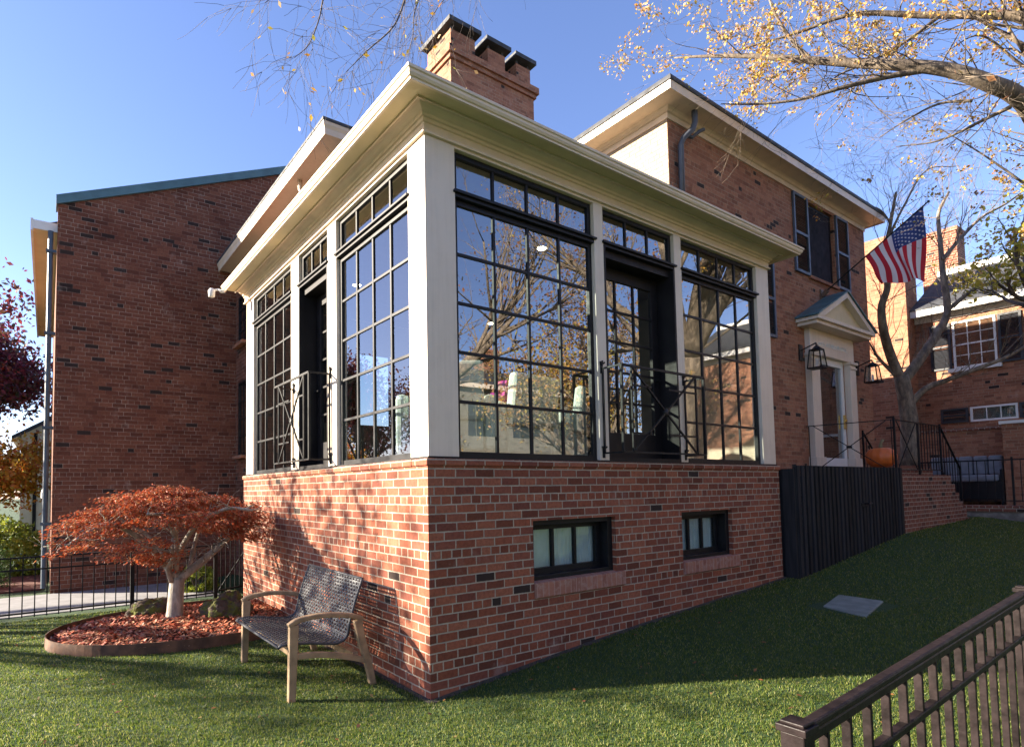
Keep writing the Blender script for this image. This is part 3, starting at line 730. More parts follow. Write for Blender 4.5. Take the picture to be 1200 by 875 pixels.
# ------------------------------------------------------------------ rear wing with chimney
CW = empty('brick_wing', (.5, 3.0, 0), 'rear brick wing with deep cream eave rising behind the sunroom roof', 'house')
WX, WY, WT = .58, 3.05, 6.2
m = MB(); m.box(WX, WY, 5.04, WX+.25, 8.28, WT); m.box(WX, LY+.09, -.3, WX+.25, 8.28, 5.04); m.box(WX+.25, WY, 5.04, 5.5, WY+.25, WT)
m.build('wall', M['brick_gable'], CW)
pw = [lambda d, z: (WX-d, 8.28, z), lambda d, z: (WX-d, WY-d, z), lambda d, z: (5.5, WY-d, z)]
m = MB(); m.sweep(pw, [(-.05, WT-.02), (.02, WT-.02), (.03, WT+.08), (.07, WT+.13), (-.05, WT+.13)]); m.build('frieze', M['trim'], CW)
m = MB(); m.sweep(pw, [(-.05, WT+.132), (.35, WT+.132), (.35, WT+.16), (-.05, WT+.16)]); m.build('soffit', M['cream'], CW)
m = MB(); m.sweep(pw, [(.345, WT+.10), (.36, WT+.10), (.365, WT+.18), (.385, WT+.22), (.39, WT+.26), (.33, WT+.26)]); m.build('gutter', M['trim'], CW)
m = MB(); m.sweep(pw, [(.31, WT+.262), (.4, WT+.262), (.4, WT+.3), (.3, WT+.33)]); m.build('roof_edge', M['slate'], CW)
m = MB(); z = WT+.3; m.add([(WX-.4, WY-.4, z), (5.5, WY-.4, z), (5.5, 8.28, z), (WX-.4, 8.28, z), (3.0, 5.0, z+.8), (5.5, 5.0, z+.8), (3, 8.28, z+.8)], [(0, 1, 5, 4), (0, 4, 6, 3), (4, 5, 2, 6), (3, 2, 1, 0)])
m.build('roof', M['slate'], CW, fixn=False)
m = MB(); dy = 4.0; m.tube([(WX-.2, dy, WT+.15), (WX-.2, dy, WT+.0), (WX-.12, dy, WT-.12), (WX-.06, dy, WT-.2), (WX-.06, dy, 5.1)], .035, 8); m.build('downspout', M['cream'], CW, smooth=True)
def hole_win(y0, y1, z0, z1):
    hwin(CW, y0, y1, z0, z1, WX-.1, axis='x', curtain=False, cols=2)
hole_win(7.35, 7.95, 4.7, 5.7) ; hole_win(7.35, 7.95, 2.45, 3.95)
# chimney
CH0, CH1, CY0, CY1, CT = 4.6, 7.1, 6.0, 6.95, 12.0
m = MB(); m.box(CH0, CY0, 5.5, CH1, CY1, 11.3)
m.box(CH0-.05, CY0-.05, 11.3, CH1+.05, CY1+.05, 11.4); m.box(CH0-.1, CY0-.1, 11.4, CH1+.1, CY1+.1, 11.56)
for a, w_ in ((4.56, .78), (5.62, .62), (6.5, .55)): m.box(a+.05, CY0, 11.561, a+w_-.05, CY1, 12.0)
ch = m.build('chimney', M['brick_main'], CW)
for a, w_ in ((4.56, .78), (5.62, .62), (6.5, .55)):
    m = MB(); m.box(a-.06, CY0-.12, 12.1, a+w_+.06, CY1+.1, 12.2)
    for q in ((a+.1, CY0+.05), (a+w_-.1, CY0+.05), (a+.1, CY1-.05), (a+w_-.1, CY1-.05)): m.bar((*q, 11.98), (*q, 12.1), .05)
    m.build('chimney_cap', M['slate'], ch)

# ------------------------------------------------------------------ gable house on the left
GH = empty('brick_gable_house', (-2.56, 8.3, 0), 'dark red brick gable end house with teal metal roof edge', 'house')
GX0, GY = -2.56, 8.3
def gt(x): return 7.0+(x-GX0)*.44
m = MB(); m.prism([(GX0, -.3), (3.4, -.3), (3.4, gt(3.4)), (GX0, gt(GX0))], 1, GY, GY+.3); m.box(GX0, GY+.3, -.3, GX0+.3, 17, 6.6)
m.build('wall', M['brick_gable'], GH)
m = MB(); m.prism([(GX0-.03, gt(GX0)-.03), (3.4, gt(3.4)-.03), (3.4, gt(3.4)+.14), (GX0-.03, gt(GX0)+.14)], 1, GY-.05, GY+.35); m.build('roof_edge', M['copper'], GH)
m = MB(); m.prism([(GX0-.38, 6.55), (GX0-.38, 6.62), (3.4, gt(3.4)-.2), (3.4, gt(3.4)-.3), (GX0, 6.75), (GX0, 6.55)], 1, GY+.3, 17); m.build('roof', M['slate'], GH)
m = MB(); m.box(GX0-.36, GY+.12, 6.50, GX0-.0, 17, 6.549); m.build('soffit', M['soffit'], GH)
m = MB(); m.box(GX0-.40, GY+.1, 6.46, GX0-.361, 17, 6.68); m.box(GX0-.36, GY+.1, 6.5, GX0, GY+.119, 6.66); m.build('gutter', M['white'], GH)
m = MB(); m.tube([(GX0-.1, GY+.1, 6.5), (GX0-.1, GY+.1, .1)], .045, 10)
for z in (1.2, 2.9, 4.6, 6.1): m.box(GX0-.165, GY+.04, z, GX0-.002, GY+.16, z+.05)
m.build('downspout', M['pipe_blue'], GH, smooth=False)
m = MB(); p = onp(52, 578, 1, GY+.2); m.lathe([(.0, -.1), (.05, -.08), (.05, .02), (.03, .08)], p, 10); m.build('wall_lamp', M['white'], GH)

# ------------------------------------------------------------------ slat fence enclosure, landing, steps
FN = empty('slat_fence', (5.95, -.2, .4), 'tall black vertical slat fence screening the space beside the front steps', 'fence')
def slats(x0, x1, parent, name, top=1.985):
    m = MB(); x = x0; k = 0
    while x < x1-.02:
        w = .085 if k % 2 == 0 else .05; d = .0 if k % 2 == 0 else .03
        x2 = min(x+w, x1); m.box(x+.004, -.22+d, float(gz(x, -.2))-.05, x2-.004, -.195+d, top-(0 if k % 2 == 0 else .004)); x = x2; k += 1
    m.box(x0, -.17, top-.25, x1, -.14, top-.15); m.box(x0, -.17, 1.05, x1, -.14, 1.15)
    return m.build(name, M['slat'], parent)
slats(5.95, 8.2, FN, 'slat_panel'); gt_ = slats(8.22, 9.8, FN, 'gate')
m = MB(); m.box(8.02, -.235, 1.36, 8.2, -.222, 1.41); m.tube([(8.12, -.22, 1.4), (8.12, -.29, 1.4), (8.24, -.29, 1.4)], .014); m.build('latch', M['black_iron'], gt_)
m = MB(); m.box(5.9, -.19, float(gz(5.9, -.2))-.05, 5.945, -.035, 1.94); m.box(5.93, -.035, .3, 5.97, 1.3, 1.94)
m.build('side_panel', M['slat'], FN)
m = MB(); m.box(5.94, -.2, .35, 5.98, -.16, 2.0); m.box(9.8, -.21, .7, 9.84, -.17, 1.98); m.build('post', M['slat'], FN)
LD = empty('front_steps', (9.8, -.2, .8), 'brick entrance landing with steps descending beside the black fence', 'steps')
m = MB(); m.box(9.0, -.15, .3, 9.84, 1.315, 1.855); m.box(9.841, -.2, .3, 12.5, 1.315, 1.855)
for k in range(5): m.box(12.5+.22*k, -.2, .3, 12.5+.22*(k+1), 1.315, 1.855-.178*(k+1))
m.build('brick_body', M['brick_step'], LD, bevel=.008)
m = MB(); m.box(9.0, -.14, 1.856, 12.46, 1.31, 1.862); m.build('landing_floor', M['brick_step'], LD)
m = MB(); m.box(9.9, .02, 1.8625, 12.25, 1.314, 2.0); m.build('door_step', M['brick_step'], LD, bevel=.01)
RL = empty('stair_railing', (9.93, -.1, 1.86), 'black iron railing with crossed bars round the entrance landing', 'railing')
def rail_panel(p, q, z0a, z1a, z0b, z1b, name, nb=2, cross=True):
    m = MB(); p = np.array(p); q = np.array(q)
    def P_(t, z): return (*(p+(q-p)*t), z)
    def lo(t): return z0a+(z0b-z0a)*t
    def hi(t): return z1a+(z1b-z1a)*t
    m.bar(P_(0, hi(0)), P_(1, hi(1)), .035, .014); m.bar(P_(0, lo(0)), P_(1, lo(1)), .018)
    if cross:
        m.bar(P_(.08, lo(.08)), P_(.92, hi(.92)), .014); m.bar(P_(.08, hi(.08)), P_(.92, lo(.92)), .014)
    for k in range(nb):
        for t in ((.03+.02*k), 1-(.03+.02*k)) if cross else (((k+1)/(nb+1)),): m.bar(P_(t, lo(t)), P_(t, hi(t)), .013)
    return m.build(name, M['black_iron'], RL)
A0 = (9.75, 1.28); A1 = (9.93, -.1); zt = 2.86; zb = 1.96
rail_panel(A0, A1, zb, zt, zb, zt, 'side_panel', 1)
rail_panel(A1, (11.1, -.1), zb, zt, zb, zt, 'cross_panel', 1)
rail_panel((11.1, -.1), (12.35, -.1), zb, zt, zb, zt, 'picket_panel', 7, False)
rail_panel((12.35, -.1), (13.5, -.1), zb, zt, 1.1, 2.0, 'sloped_panel', 6, False)
rail_panel((12.35, 1.25), (13.5, 1.25), zb, zt, 1.1, 2.0, 'sloped_panel', 6, False)
for (x, y, a, b) in ((9.93, -.1, 1.85, 2.9), (11.1, -.1, 1.85, 2.87), (12.35, -.1, 1.85, 2.9), (13.5, -.1, .95, 2.05), (13.5, 1.25, .95, 2.05), (12.35, 1.25, 1.85, 2.9)):
    m = MB(); m.bar((x, y, a), (x, y, b), .032); m.build('post', M['black_iron'], RL)
m = MB(); c = np.array([(A0[0]+A1[0])/2, (A0[1]+A1[1])/2, (zb+zt)/2]); m.lathe([(0, -.03), (.04, -.02), (.05, 0), (.04, .02), (0, .03)], c, 10); m.build('rosette', M['black_iron'], RL)
# pumpkin
pk = empty('pumpkin', (10.62, .35, 2.0), 'orange pumpkin standing on the entrance landing behind the railing', 'pumpkin')
m = MB(); n = 48; vs = []; rows = 14
for i in range(rows+1):
    ph = math.pi*i/rows
    for k in range(n):
        a = 2*math.pi*k/n; r = .26*math.sin(ph)**.8*(1-.07*abs(math.cos(a*5))**6) if 0 < i < rows else .01
        z = .215-.205*math.cos(ph)-(.045*math.exp(-((ph-math.pi)/.35)**2))
        vs.append((10.62+r*math.cos(a), .35+r*math.sin(a), 2.0+z))
fs = [(i*n+k, i*n+(k+1) % n, (i+1)*n+(k+1) % n, (i+1)*n+k) for i in range(rows) for k in range(n)]
m.add(vs, fs); m.build('pumpkin_body', M['pumpkin'], pk, smooth=True)
m = MB(); m.tube([(10.62, .35, 2.358), (10.62, .35, 2.448), (10.64, .34, 2.518), (10.68, .33, 2.548)], [.045, .028, .022, .028], 8); m.build('pumpkin_stem', M['stem'], pk, smooth=True)
# lanterns
def lantern(x, z, label):
    t = empty('wall_lantern', (x, HY-.002, z), label, 'lantern', 'lanterns flanking the front door')
    y = HY-.3
    m = MB(); m.box(x-.07, HY-.025, z-.1, x+.07, HY-.002, z+.22); m.build('back_plate', M['black_iron'], t)
    m = MB(); m.bar((x, HY-.02, z+.1), (x, y, z+.2), .02); m.bar((x, y, z+.2), (x, y, z+.14), .02); m.bar((x-.08, y, z+.17), (x+.08, y, z+.17), .012); m.build('arm', M['black_iron'], t)
    m = MB(); a, b = .09, .125; z0, z1 = z-.3, z+.06
    for s in (-1, 1):
        for q in (-1, 1): m.bar((x+s*b, y+q*b, z0), (x+s*a, y+q*a, z1), .018)
    for r_, zz in ((b, z0), (a, z1)):
        for s in (-1, 1): m.bar((x-r_, y+s*r_, zz), (x+r_, y+s*r_, zz), .02); m.bar((x+s*r_, y-r_, zz), (x+s*r_, y+r_, zz), .02)
    m.lathe([(.115, 0), (.05, .06), (.03, .08)], (x, y, z1), 4)
    m.box(x-.125, y-.125, z0-.01, x+.125, y+.125, z0)
    m.build('frame', M['black_iron'], t)
    m = MB(); m.lathe([(b*1.35, 0), (a*1.35, z1-z0)], (x, y, z0+.002), 4)
    for i, p in enumerate(m.v):
        dx, dy = p[0]-x, p[1]-y; m.v[i] = (x+(dx-dy)*.7071, y+(dx+dy)*.7071, p[2])
    m.build('glass', M['lamp_glass'], t)
    for s in (-.03, .03): m = MB(); m.lathe([(.011, 0), (.011, .15)], (x+s, y, z0+.02), 8); m.build('candle', M['white'], t)
lantern(9.72, 4.28, 'black glass wall lantern left of the front door'); lantern(12.4, 4.25, 'black glass wall lantern right of the front door')
# flag
fp = empty('flag', (10.8, HY, 5.72), 'american flag on an angled pole above the front door', 'flag')
p0 = np.array([10.8, HY-.06, 5.74]); p1 = onp(1088, 236, 0, 10.95)
m = MB(); m.box(10.73, HY-.02, 5.6, 10.87, HY-.002, 5.82); m.bar((10.8, HY-.02, 5.68), (10.8, HY-.12, 5.78), .07, .07); m.build('bracket', simple('rust_bracket', (.12, .07, .04), .6), fp)
m = MB(); m.tube([p0, p1], .014, 8); m.lathe([(.02, -.02), (.022, 0), (.018, .02)], p1, 8); m.build('pole', M['black_iron'], fp)
axis = (p1-p0)/np.linalg.norm(p1-p0); L = np.linalg.norm(p1-p0)
H0 = p1-axis*.1; HL = 1.16; FL = 1.34
def flagpt(s, t):   # s: 0 at canton end (tip) .. 1 down the pole, t: 0 at pole .. 1 hanging
    base = H0-axis*HL*s
    # hanging: fly runs mostly down, gathered below the tip
    hv = np.array([axis[0], axis[1], 0]); hv /= np.linalg.norm(hv); side = np.array([-hv[1], hv[0], 0])
    ext = FL*(1-.23*s)*t
    p = base+np.array([0, 0, -1])*ext*(1.06-.42*s)+hv*(-.02+.30*s)*ext
    amp = .035+.11*t
    p = p+side*(amp*math.sin(9.5*s+1.6*t+.6)+.02*math.sin(23*s+3*t))*min(1, t*4)
    p = p+hv*.04*math.sin(7*s+5*t)*t
    return p
m = MB(); NSX, NT_ = 13*4, 60; vs = []
for i in range(NSX+1):
    for j in range(NT_+1): vs.append(flagpt(i/NSX, j/NT_))
m.add(vs, [])
for i in range(NSX):
    st = i//4
    for j in range(NT_):
        m.mi = 2 if (st < 7 and j < NT_*.4) else (0 if st % 2 == 0 else 1)
        m.f.append([i*(NT_+1)+j, (i+1)*(NT_+1)+j, (i+1)*(NT_+1)+j+1, i*(NT_+1)+j+1]); m.m.append(m.mi)
fc = m.build('cloth', [M['f_red'], M['f_white'], M['f_blue']], fp, smooth=True, fixn=False)
m = MB()
for r_ in range(9):
    for c_ in range(6 if r_ % 2 == 0 else 5):
        s = (r_+1)/10*7/13; t = ((c_*2+1) if r_ % 2 == 0 else (c_*2+2))/12*.4
        c = flagpt(s, t); e1 = flagpt(s+.01, t)-flagpt(s-.01, t); e2 = flagpt(s, t+.01)-flagpt(s, t-.01)
        nrm = np.cross(e1, e2); nrm /= np.linalg.norm(nrm); e1 /= np.linalg.norm(e1); e2 = np.cross(nrm, e1)
        for sd in (-1, 1):
            vs = [c+nrm*sd*.004]
            for k in range(10):
                a = math.pi*k/5; q = .024 if k % 2 == 0 else .01; vs.append(c+nrm*sd*.004+q*(math.cos(a)*e1+math.sin(a)*e2))
            m.add(vs, [(0, k+1, (k+1) % 10+1) for k in range(10)])
m.build('stars', M['f_white'], fc, fixn=False)
# utility lid
m = MB(); q = [(4.73, -.98), (5.39, -.88), (5.47, -1.32), (4.62, -1.44)]
vs = [(x, y, float(gz(x, y))+.016) for x, y in q]+[(x, y, float(gz(x, y))-.05) for x, y in q]
m.add(vs, [(0, 1, 2, 3), (7, 6, 5, 4), (0, 4, 5, 1), (1, 5, 6, 2), (2, 6, 7, 3), (3, 7, 4, 0)])
o = m.build('utility_cover', M['lid'], bevel=.01); tag(o, 'flat grey rectangular utility cover set in the lawn', 'utility cover')

# ------------------------------------------------------------------ bench
BN = empty('garden_bench', (-.6, 1.35, 0), 'teak garden bench with grey woven strap seat against the sunny brick wall', 'bench')
def arc(pts, n=8):
    """catmull-rom through pts"""
    P_ = [np.array(p, float) for p in pts]; P_ = [2*P_[0]-P_[1]]+P_+[2*P_[-1]-P_[-2]]; out = []
    for i in range(1, len(P_)-2):
        for k in range(n):
            t = k/n; a, b, c, d = P_[i-1:i+3]
            out.append(.5*((2*b)+(-a+c)*t+(2*a-5*b+4*c-d)*t*t+(-a+3*b-3*c+d)*t**3))
    out.append(P_[-2]); return out
def ribbon(m, pts, w, h, wa=(0, 1, 0)):
    """rectangular section (w along wa, h across) swept along pts; w,h may be lists"""
    n = len(pts); vs = []; wa = np.array(wa, float)
    for i, p in enumerate(pts):
        d = pts[min(i+1, n-1)]-pts[max(i-1, 0)]; d /= np.linalg.norm(d); b = np.cross(d, wa); b /= np.linalg.norm(b)
        W = w if not hasattr(w, '__len__') else w[i]; H_ = h if not hasattr(h, '__len__') else h[i]
        for sa, sb in ((-1, -1), (1, -1), (1, 1), (-1, 1)): vs.append(p+wa*sa*W/2+b*sb*H_/2)
    fs = [(i*4+k, i*4+(k+1) % 4, (i+1)*4+(k+1) % 4, (i+1)*4+k) for i in range(n-1) for k in range(4)]
    fs += [(3, 2, 1, 0), tuple((n-1)*4+k for k in range(4))]
    m.add(vs, fs)
for y in (.66, 2.04):
    m = MB(); g0 = 0
    ribbon(m, arc([(-.95, y, -.02), (-.94, y, .3), (-.93, y, .62)], 5), .055, [.06+.02*i/10 for i in range(11)]); m.build('leg', M['teak'], BN, bevel=.008)
    m = MB(); ribbon(m, arc([(-.2, y, -.02), (-.25, y, .2), (-.31, y, .4), (-.35, y, .585)], 5), .055, [.06+.015*i/15 for i in range(16)]); m.build('leg', M['teak'], BN, bevel=.008)
    m = MB(); ribbon(m, arc([(-.975, y, .615), (-.88, y, .655), (-.65, y, .665), (-.42, y, .63), (-.3, y, .59)], 6), .06, .042); m.build('armrest', M['teak'], BN, bevel=.01)
    m = MB(); ribbon(m, arc([(-.93, y, .36), (-.7, y, .34), (-.45, y, .28), (-.27, y, .22)], 5), .04, .05); m.build('side_rail', M['teak'], BN, bevel=.006)
for (x, z) in ((-.9, .37), (-.36, .27)):
    m = MB(); m.bar((x, .68, z), (x, 2.02, z), .05, .06); m.build('cross_rail', M['teak'], BN)
sp = arc([(-1.04, 0, .44), (-.98, 0, .455), (-.8, 0, .44), (-.6, 0, .405), (-.5, 0, .40), (-.43, 0, .44), (-.40, 0, .55), (-.34, 0, .75), (-.27, 0, .93)], 8)
sp = [np.array(p) for p in sp]; ln = [0]
for a, b in zip(sp[:-1], sp[1:]): ln.append(ln[-1]+np.linalg.norm(b-a))
TL = ln[-1]
def sat(s, y, off=0):
    x = float(np.interp(s, ln, [p[0] for p in sp])); z = float(np.interp(s, ln, [p[2] for p in sp]))
    x2 = float(np.interp(s+.01, ln, [p[0] for p in sp])); z2 = float(np.interp(s+.01, ln, [p[2] for p in sp])); x1 = float(np.interp(s-.01, ln, [p[0] for p in sp])); z1 = float(np.interp(s-.01, ln, [p[2] for p in sp]))
    d = np.array([x2-x1, 0, z2-z1]); d /= np.linalg.norm(d); nn = np.array([-d[2], 0, d[0]])
    return np.array([x, y, z])+nn*off
Y0, Y1 = .71, 1.99
frm = MB()
for y in (Y0, Y1): frm.tube([sat(s, y) for s in np.linspace(0, TL, 40)], .013, 8)
frm.tube([sat(0, Y0), sat(0, Y1)], .013, 8); frm.tube([sat(TL, Y0), sat(TL, Y1)], .013, 8)
frm.build('seat_frame', M['wicker'], BN, smooth=True)
def straps(s0, s1, name):
    m = MB(); n = int((s1-s0)/.03)
    for k in range(n+1):       # across
        s = s0+(s1-s0)*k/n; pts = []
        for j in range(61):
            y = Y0+(Y1-Y0)*j/60; pts.append(sat(s, y, .004*math.sin(math.pi*(j/60*43+k))))
        ribbon(m, pts, .016, .004, wa=(sat(s+.01, 0)-sat(s-.01, 0))/np.linalg.norm(sat(s+.01, 0)-sat(s-.01, 0)))
    nn_ = 43
    for k in range(nn_+1):
        y = Y0+(Y1-Y0)*k/nn_; pts = [sat(s, y, .004*math.sin(math.pi*((s-s0)/(s1-s0)*n+k+1))) for s in np.linspace(s0, s1, n*2+1)]
        ribbon(m, pts, .013, .004)
    m.build(name, M['wicker'], BN, fixn=False)
sb = float(np.interp(-.435, [p[0] for p in sp], ln)); straps(.01, sb, 'seat'); straps(sb+.02, TL-.01, 'backrest')

# ------------------------------------------------------------------ planting bed
def oval(t, r=1.0): return (-.95+1.68*r*math.cos(t), 4.02+1.2*r*math.sin(t))
m = MB(); n = 96; vs = []
for k in range(n):
    t = 2*math.pi*k/n
    for r_, z in ((1.0, -.03), (1.0, .125), (.994, .125), (.994, -.03)):
        x, y = oval(t, r_); vs.append((min(x, -.04-(.006 if r_ < 1 else 0)), y, z))
m.add(vs, [(k*4+j, ((k+1) % n)*4+j, ((k+1) % n)*4+(j+1) % 4, k*4+(j+1) % 4) for k in range(n) for j in range(4)])
o = m.build('bed_edging', M['corten'], fixn=True); tag(o, 'rust brown steel edging ring round the red mulch bed', 'edging')
def bz(x, y): 
    d = ((x+.95)/1.68)**2+((y-4.02)/1.2)**2; return .05+.09*max(0, 1-d)**.7
vs = []; fs = []; m = MB(); NR, NA = 14, 72
for i in range(NR+1):
    for k in range(NA):
        x, y = oval(2*math.pi*k/NA, .993*i/NR); x = min(x, -.046); vs.append((x, y, bz(x, y)+random.uniform(-.006, .006)))
fs = [(i*NA+k, i*NA+(k+1) % NA, (i+1)*NA+(k+1) % NA, (i+1)*NA+k) for i in range(NR) for k in range(NA)]
m.add(vs, fs); o = m.build('mulch_ground', M['mulch'], fixn=False); tag(o, 'dark red mulch mound inside the steel edging', 'mulch', kind='stuff')
N = 9000; V = []
t = rng.uniform(0, 6.283, N); q = np.sqrt(rng.uniform(0, 1, N))*.985
V = np.empty((N, 4, 3))
for i in range(N):
    x = min(-.95+1.68*q[i]*math.cos(t[i]), -.06); y = 4.02+1.2*q[i]*math.sin(t[i]); z = bz(x, y)+rng.uniform(.0, .025)
    a = rng.uniform(0, 3.14); l = rng.uniform(.012, .035); w = rng.uniform(.005, .013); tl = rng.normal(0, .35, 2)
    dx = np.array([math.cos(a), math.sin(a), tl[0]])*l; dy = np.array([-math.sin(a), math.cos(a), tl[1]])*w; c = np.array([x, y, z])
    V[i] = [c-dx-dy, c+dx-dy, c+dx+dy, c-dx+dy]
o = bulk('mulch_chips', V.reshape(-1, 3), np.arange(4*N).reshape(-1, 4), M['chip']); tag(o, 'scattered red bark chips and fallen leaves in the bed', 'bark chips', kind='stuff')
def rock(cx, cy, rx, ry, rz, label):
    import bmesh
    bm = bmesh.new(); bmesh.ops.create_icosphere(bm, subdivisions=5, radius=1)
    from mathutils import noise
    for v in bm.verts:
        p = v.co.copy(); d = 1+.22*noise.noise(p*1.6+Vector((cx, cy, 0)))+.13*noise.noise(p*4)+.07*noise.noise(p*10)+.04*noise.noise(p*22)
        v.co = Vector((p.x*rx*d, p.y*ry*d, max(p.z, -.3)*rz*d))
    me = bpy.data.meshes.new('rock'); bm.to_mesh(me); bm.free(); me.materials.append(M['rock'])
    me.polygons.foreach_set('use_smooth', [True]*len(me.polygons))
    o = bpy.data.objects.new('rock', me); COL.objects.link(o); o.location = (cx, cy, bz(cx, cy)); tag(o, label, 'rock', 'mossy rocks in the mulch bed')
rock(-1.42, 4.7, .32, .2, .22, 'low mossy rock left of the maple trunk')
rock(-.66, 3.92, .31, .26, .27, 'larger mossy rock between the maple trunk and the bench')

# ------------------------------------------------------------------ trees
def rnd_unit(): 
    v = rng.normal(0, 1, 3); return v/np.linalg.norm(v)
def grow(m, p, d, L, r, lvl, tips, upb=.15, spread=.6, seg=5, wig=.16, kids=(3, 5), shrink=.62, rmin=.004, maxl=3, nside=None):
    p = np.array(p, float); d = np.array(d, float); d /= np.linalg.norm(d); pts = [p.copy()]; rs = [r]
    for i in range(seg):
        d = d+rnd_unit()*wig+np.array([0, 0, upb])*.3; d /= np.linalg.norm(d); p = p+d*L/seg; pts.append(p.copy()); rs.append(max(rmin*.6, r*(1-.55*(i+1)/seg)))
    m.tube(pts, rs, nside or (8 if r > .06 else 5 if r > .015 else 3))
    if lvl >= maxl: tips.append((pts[-1], d, L)); tips.append((pts[len(pts)//2], d, L)); return
    n = rng.integers(kids[0], kids[1]+1)
    for k in range(n):
        i = rng.integers(max(1, seg//3), seg+1) if k else seg
        nd = d*.0+(pts[i]-pts[i-1])/np.linalg.norm(pts[i]-pts[i-1])+rnd_unit()*spread+np.array([0, 0, upb])
        grow(m, pts[i], nd, L*shrink*rng.uniform(.8, 1.15), max(rmin, rs[i]*.68), lvl+1, tips, upb, spread, max(3, seg-1), wig, kids, shrink, rmin, maxl)
def leafcloud(name, tips, per, size, mat, parent, spread=.5, sag=0., aspect=.55, flat=False):
    n = len(tips)*per; V = np.empty((n, 4, 3)); i = 0
    for (p, d, L) in tips:
        for k in range(per):
            c = p+rng.normal(0, spread, 3)*np.array([1, 1, .7])*L; c[2] -= abs(rng.normal(0, sag))
            a = rnd_unit(); 
            if flat: a = a*np.array([1, 1, .3])
            if sag: a = a+np.array([0, 0, -.8])
            a /= np.linalg.norm(a); b = np.cross(a, rnd_unit()); b /= np.linalg.norm(b)+1e-9; s = size*rng.uniform(.6, 1.3)
            V[i] = [c-a*s*.5, c+b*s*aspect*.5, c+a*s*.5, c-b*s*aspect*.5]; i += 1
    return bulk(name, V.reshape(-1, 3), np.arange(4*n).reshape(-1, 4), M[mat], parent)
def tree(loc, h, r, label, leaf=None, per=6, size=.1, spread=.35, bark='bark', name='tree', trunk_h=.35, lean=(0, 0), maxl=3, kids=(3, 5), nlimb=6, spreadb=.7, upb=.2, crown_r=None, group=None, seed=1):
    global rng
    rng = np.random.default_rng(seed)
    z0 = float(gz(loc[0], loc[1])); t = empty(name, (loc[0], loc[1], z0), label, 'tree', group)
    m = MB(); tips = []; base = np.array([loc[0], loc[1], z0-.1]); th = h*trunk_h
    top = base+np.array([lean[0], lean[1], th]); mid = (base+top)/2+np.array([rng.normal(0, .04*th), rng.normal(0, .04*th), 0])
    m.tube(arc([base, base*.85+top*.15, mid, top], 4), [r*(1.25-.45*min(1, i/3)-.02*i) for i in range(13)], 12); tr = m.build('trunk', M[bark], t, smooth=True, fixn=False)
    b = MB(); Lb = (crown_r or h*.35)
    for k in range(nlimb):
        a = 2*math.pi*(k+rng.uniform(-.3, .3))/nlimb; e = rng.uniform(.35, 1.1)
        s = top-np.array([0, 0, th*rng.uniform(0, .18)])
        grow(b, s, (math.cos(a), math.sin(a), e), Lb*rng.uniform(.8, 1.15), r*.5, 0, tips, upb, spreadb, 6, .14, kids, .62, .004, maxl)
    b.build('branches', M[bark], t, smooth=True, fixn=False)
    if leaf: leafcloud('leaves', tips, per, size, leaf, t, spread)
    return t, tips

# Japanese maple
MT = empty('japanese_maple', (-1.25, 4.14, .1), 'small japanese maple with red lacy leaves in the mulch bed', 'tree')
rng = np.random.default_rng(5)
m = MB(); m.tube(arc([(-1.27, 4.14, .03), (-1.25, 4.14, .2), (-1.24, 4.14, .42), (-1.22, 4.14, .64)], 4), [.14, .12, .11, .105, .1, .098, .097, .095, .094, .093, .092, .09, .088], 14); m.build('trunk', M['bark_pale'], MT, smooth=True, fixn=False)
b = MB(); mt = []
limbs = [[(-1.22, 4.14, .6), (-1.0, 4.08, .78), (-.78, 4.0, .98), (-.6, 3.95, 1.16), (-.45, 3.8, 1.3)],
         [(-1.22, 4.14, .6), (-1.26, 4.2, .9), (-1.22, 4.3, 1.2), (-1.1, 4.4, 1.5)],
         [(-1.24, 4.12, .62), (-1.42, 4.1, .88), (-1.62, 4.0, 1.12), (-1.95, 3.95, 1.36), (-2.2, 3.9, 1.3), (-2.42, 3.9, 1.15)],
         [(-1.3, 4.1, .6), (-1.36, 4.0, .78), (-1.32, 3.8, .95), (-1.4, 3.6, 1.05)],
         [(-1.25, 4.14, .7), (-1.5, 4.5, 1.15), (-1.9, 4.75, 1.45)],
         [(-1.24, 4.14, .7), (-1.3, 3.8, 1.15), (-1.5, 3.4, 1.45), (-1.7, 3.2, 1.5)],
         [(-1.1, 4.1, .72), (-.9, 4.5, 1.2), (-.7, 4.8, 1.45)],
         [(-1.24, 4.14, .9), (-1.1, 3.7, 1.3), (-.8, 3.45, 1.52), (-.5, 3.3, 1.5)]]
for k, lp in enumerate(limbs):
    pts = arc(lp, 5); n = len(pts); r0 = (.06, .055, .045, .035, .035, .035, .03, .035)[k]
    b.tube(pts, [r0*(1-.6*i/n) for i in range(n)], 8)
    for i in range(n//3, n, 1):
        for q in range(1):
            d = rnd_unit()*np.array([1, 1, .25])+np.array([0, 0, .25]); grow(b, pts[i], d, rng.uniform(.2, .4), r0*.22, 0, mt, -.1, .7, 5, .3, (1, 3), .6, .002, 1)
b.build('branches', M['bark_pale'], MT, smooth=True, fixn=False)
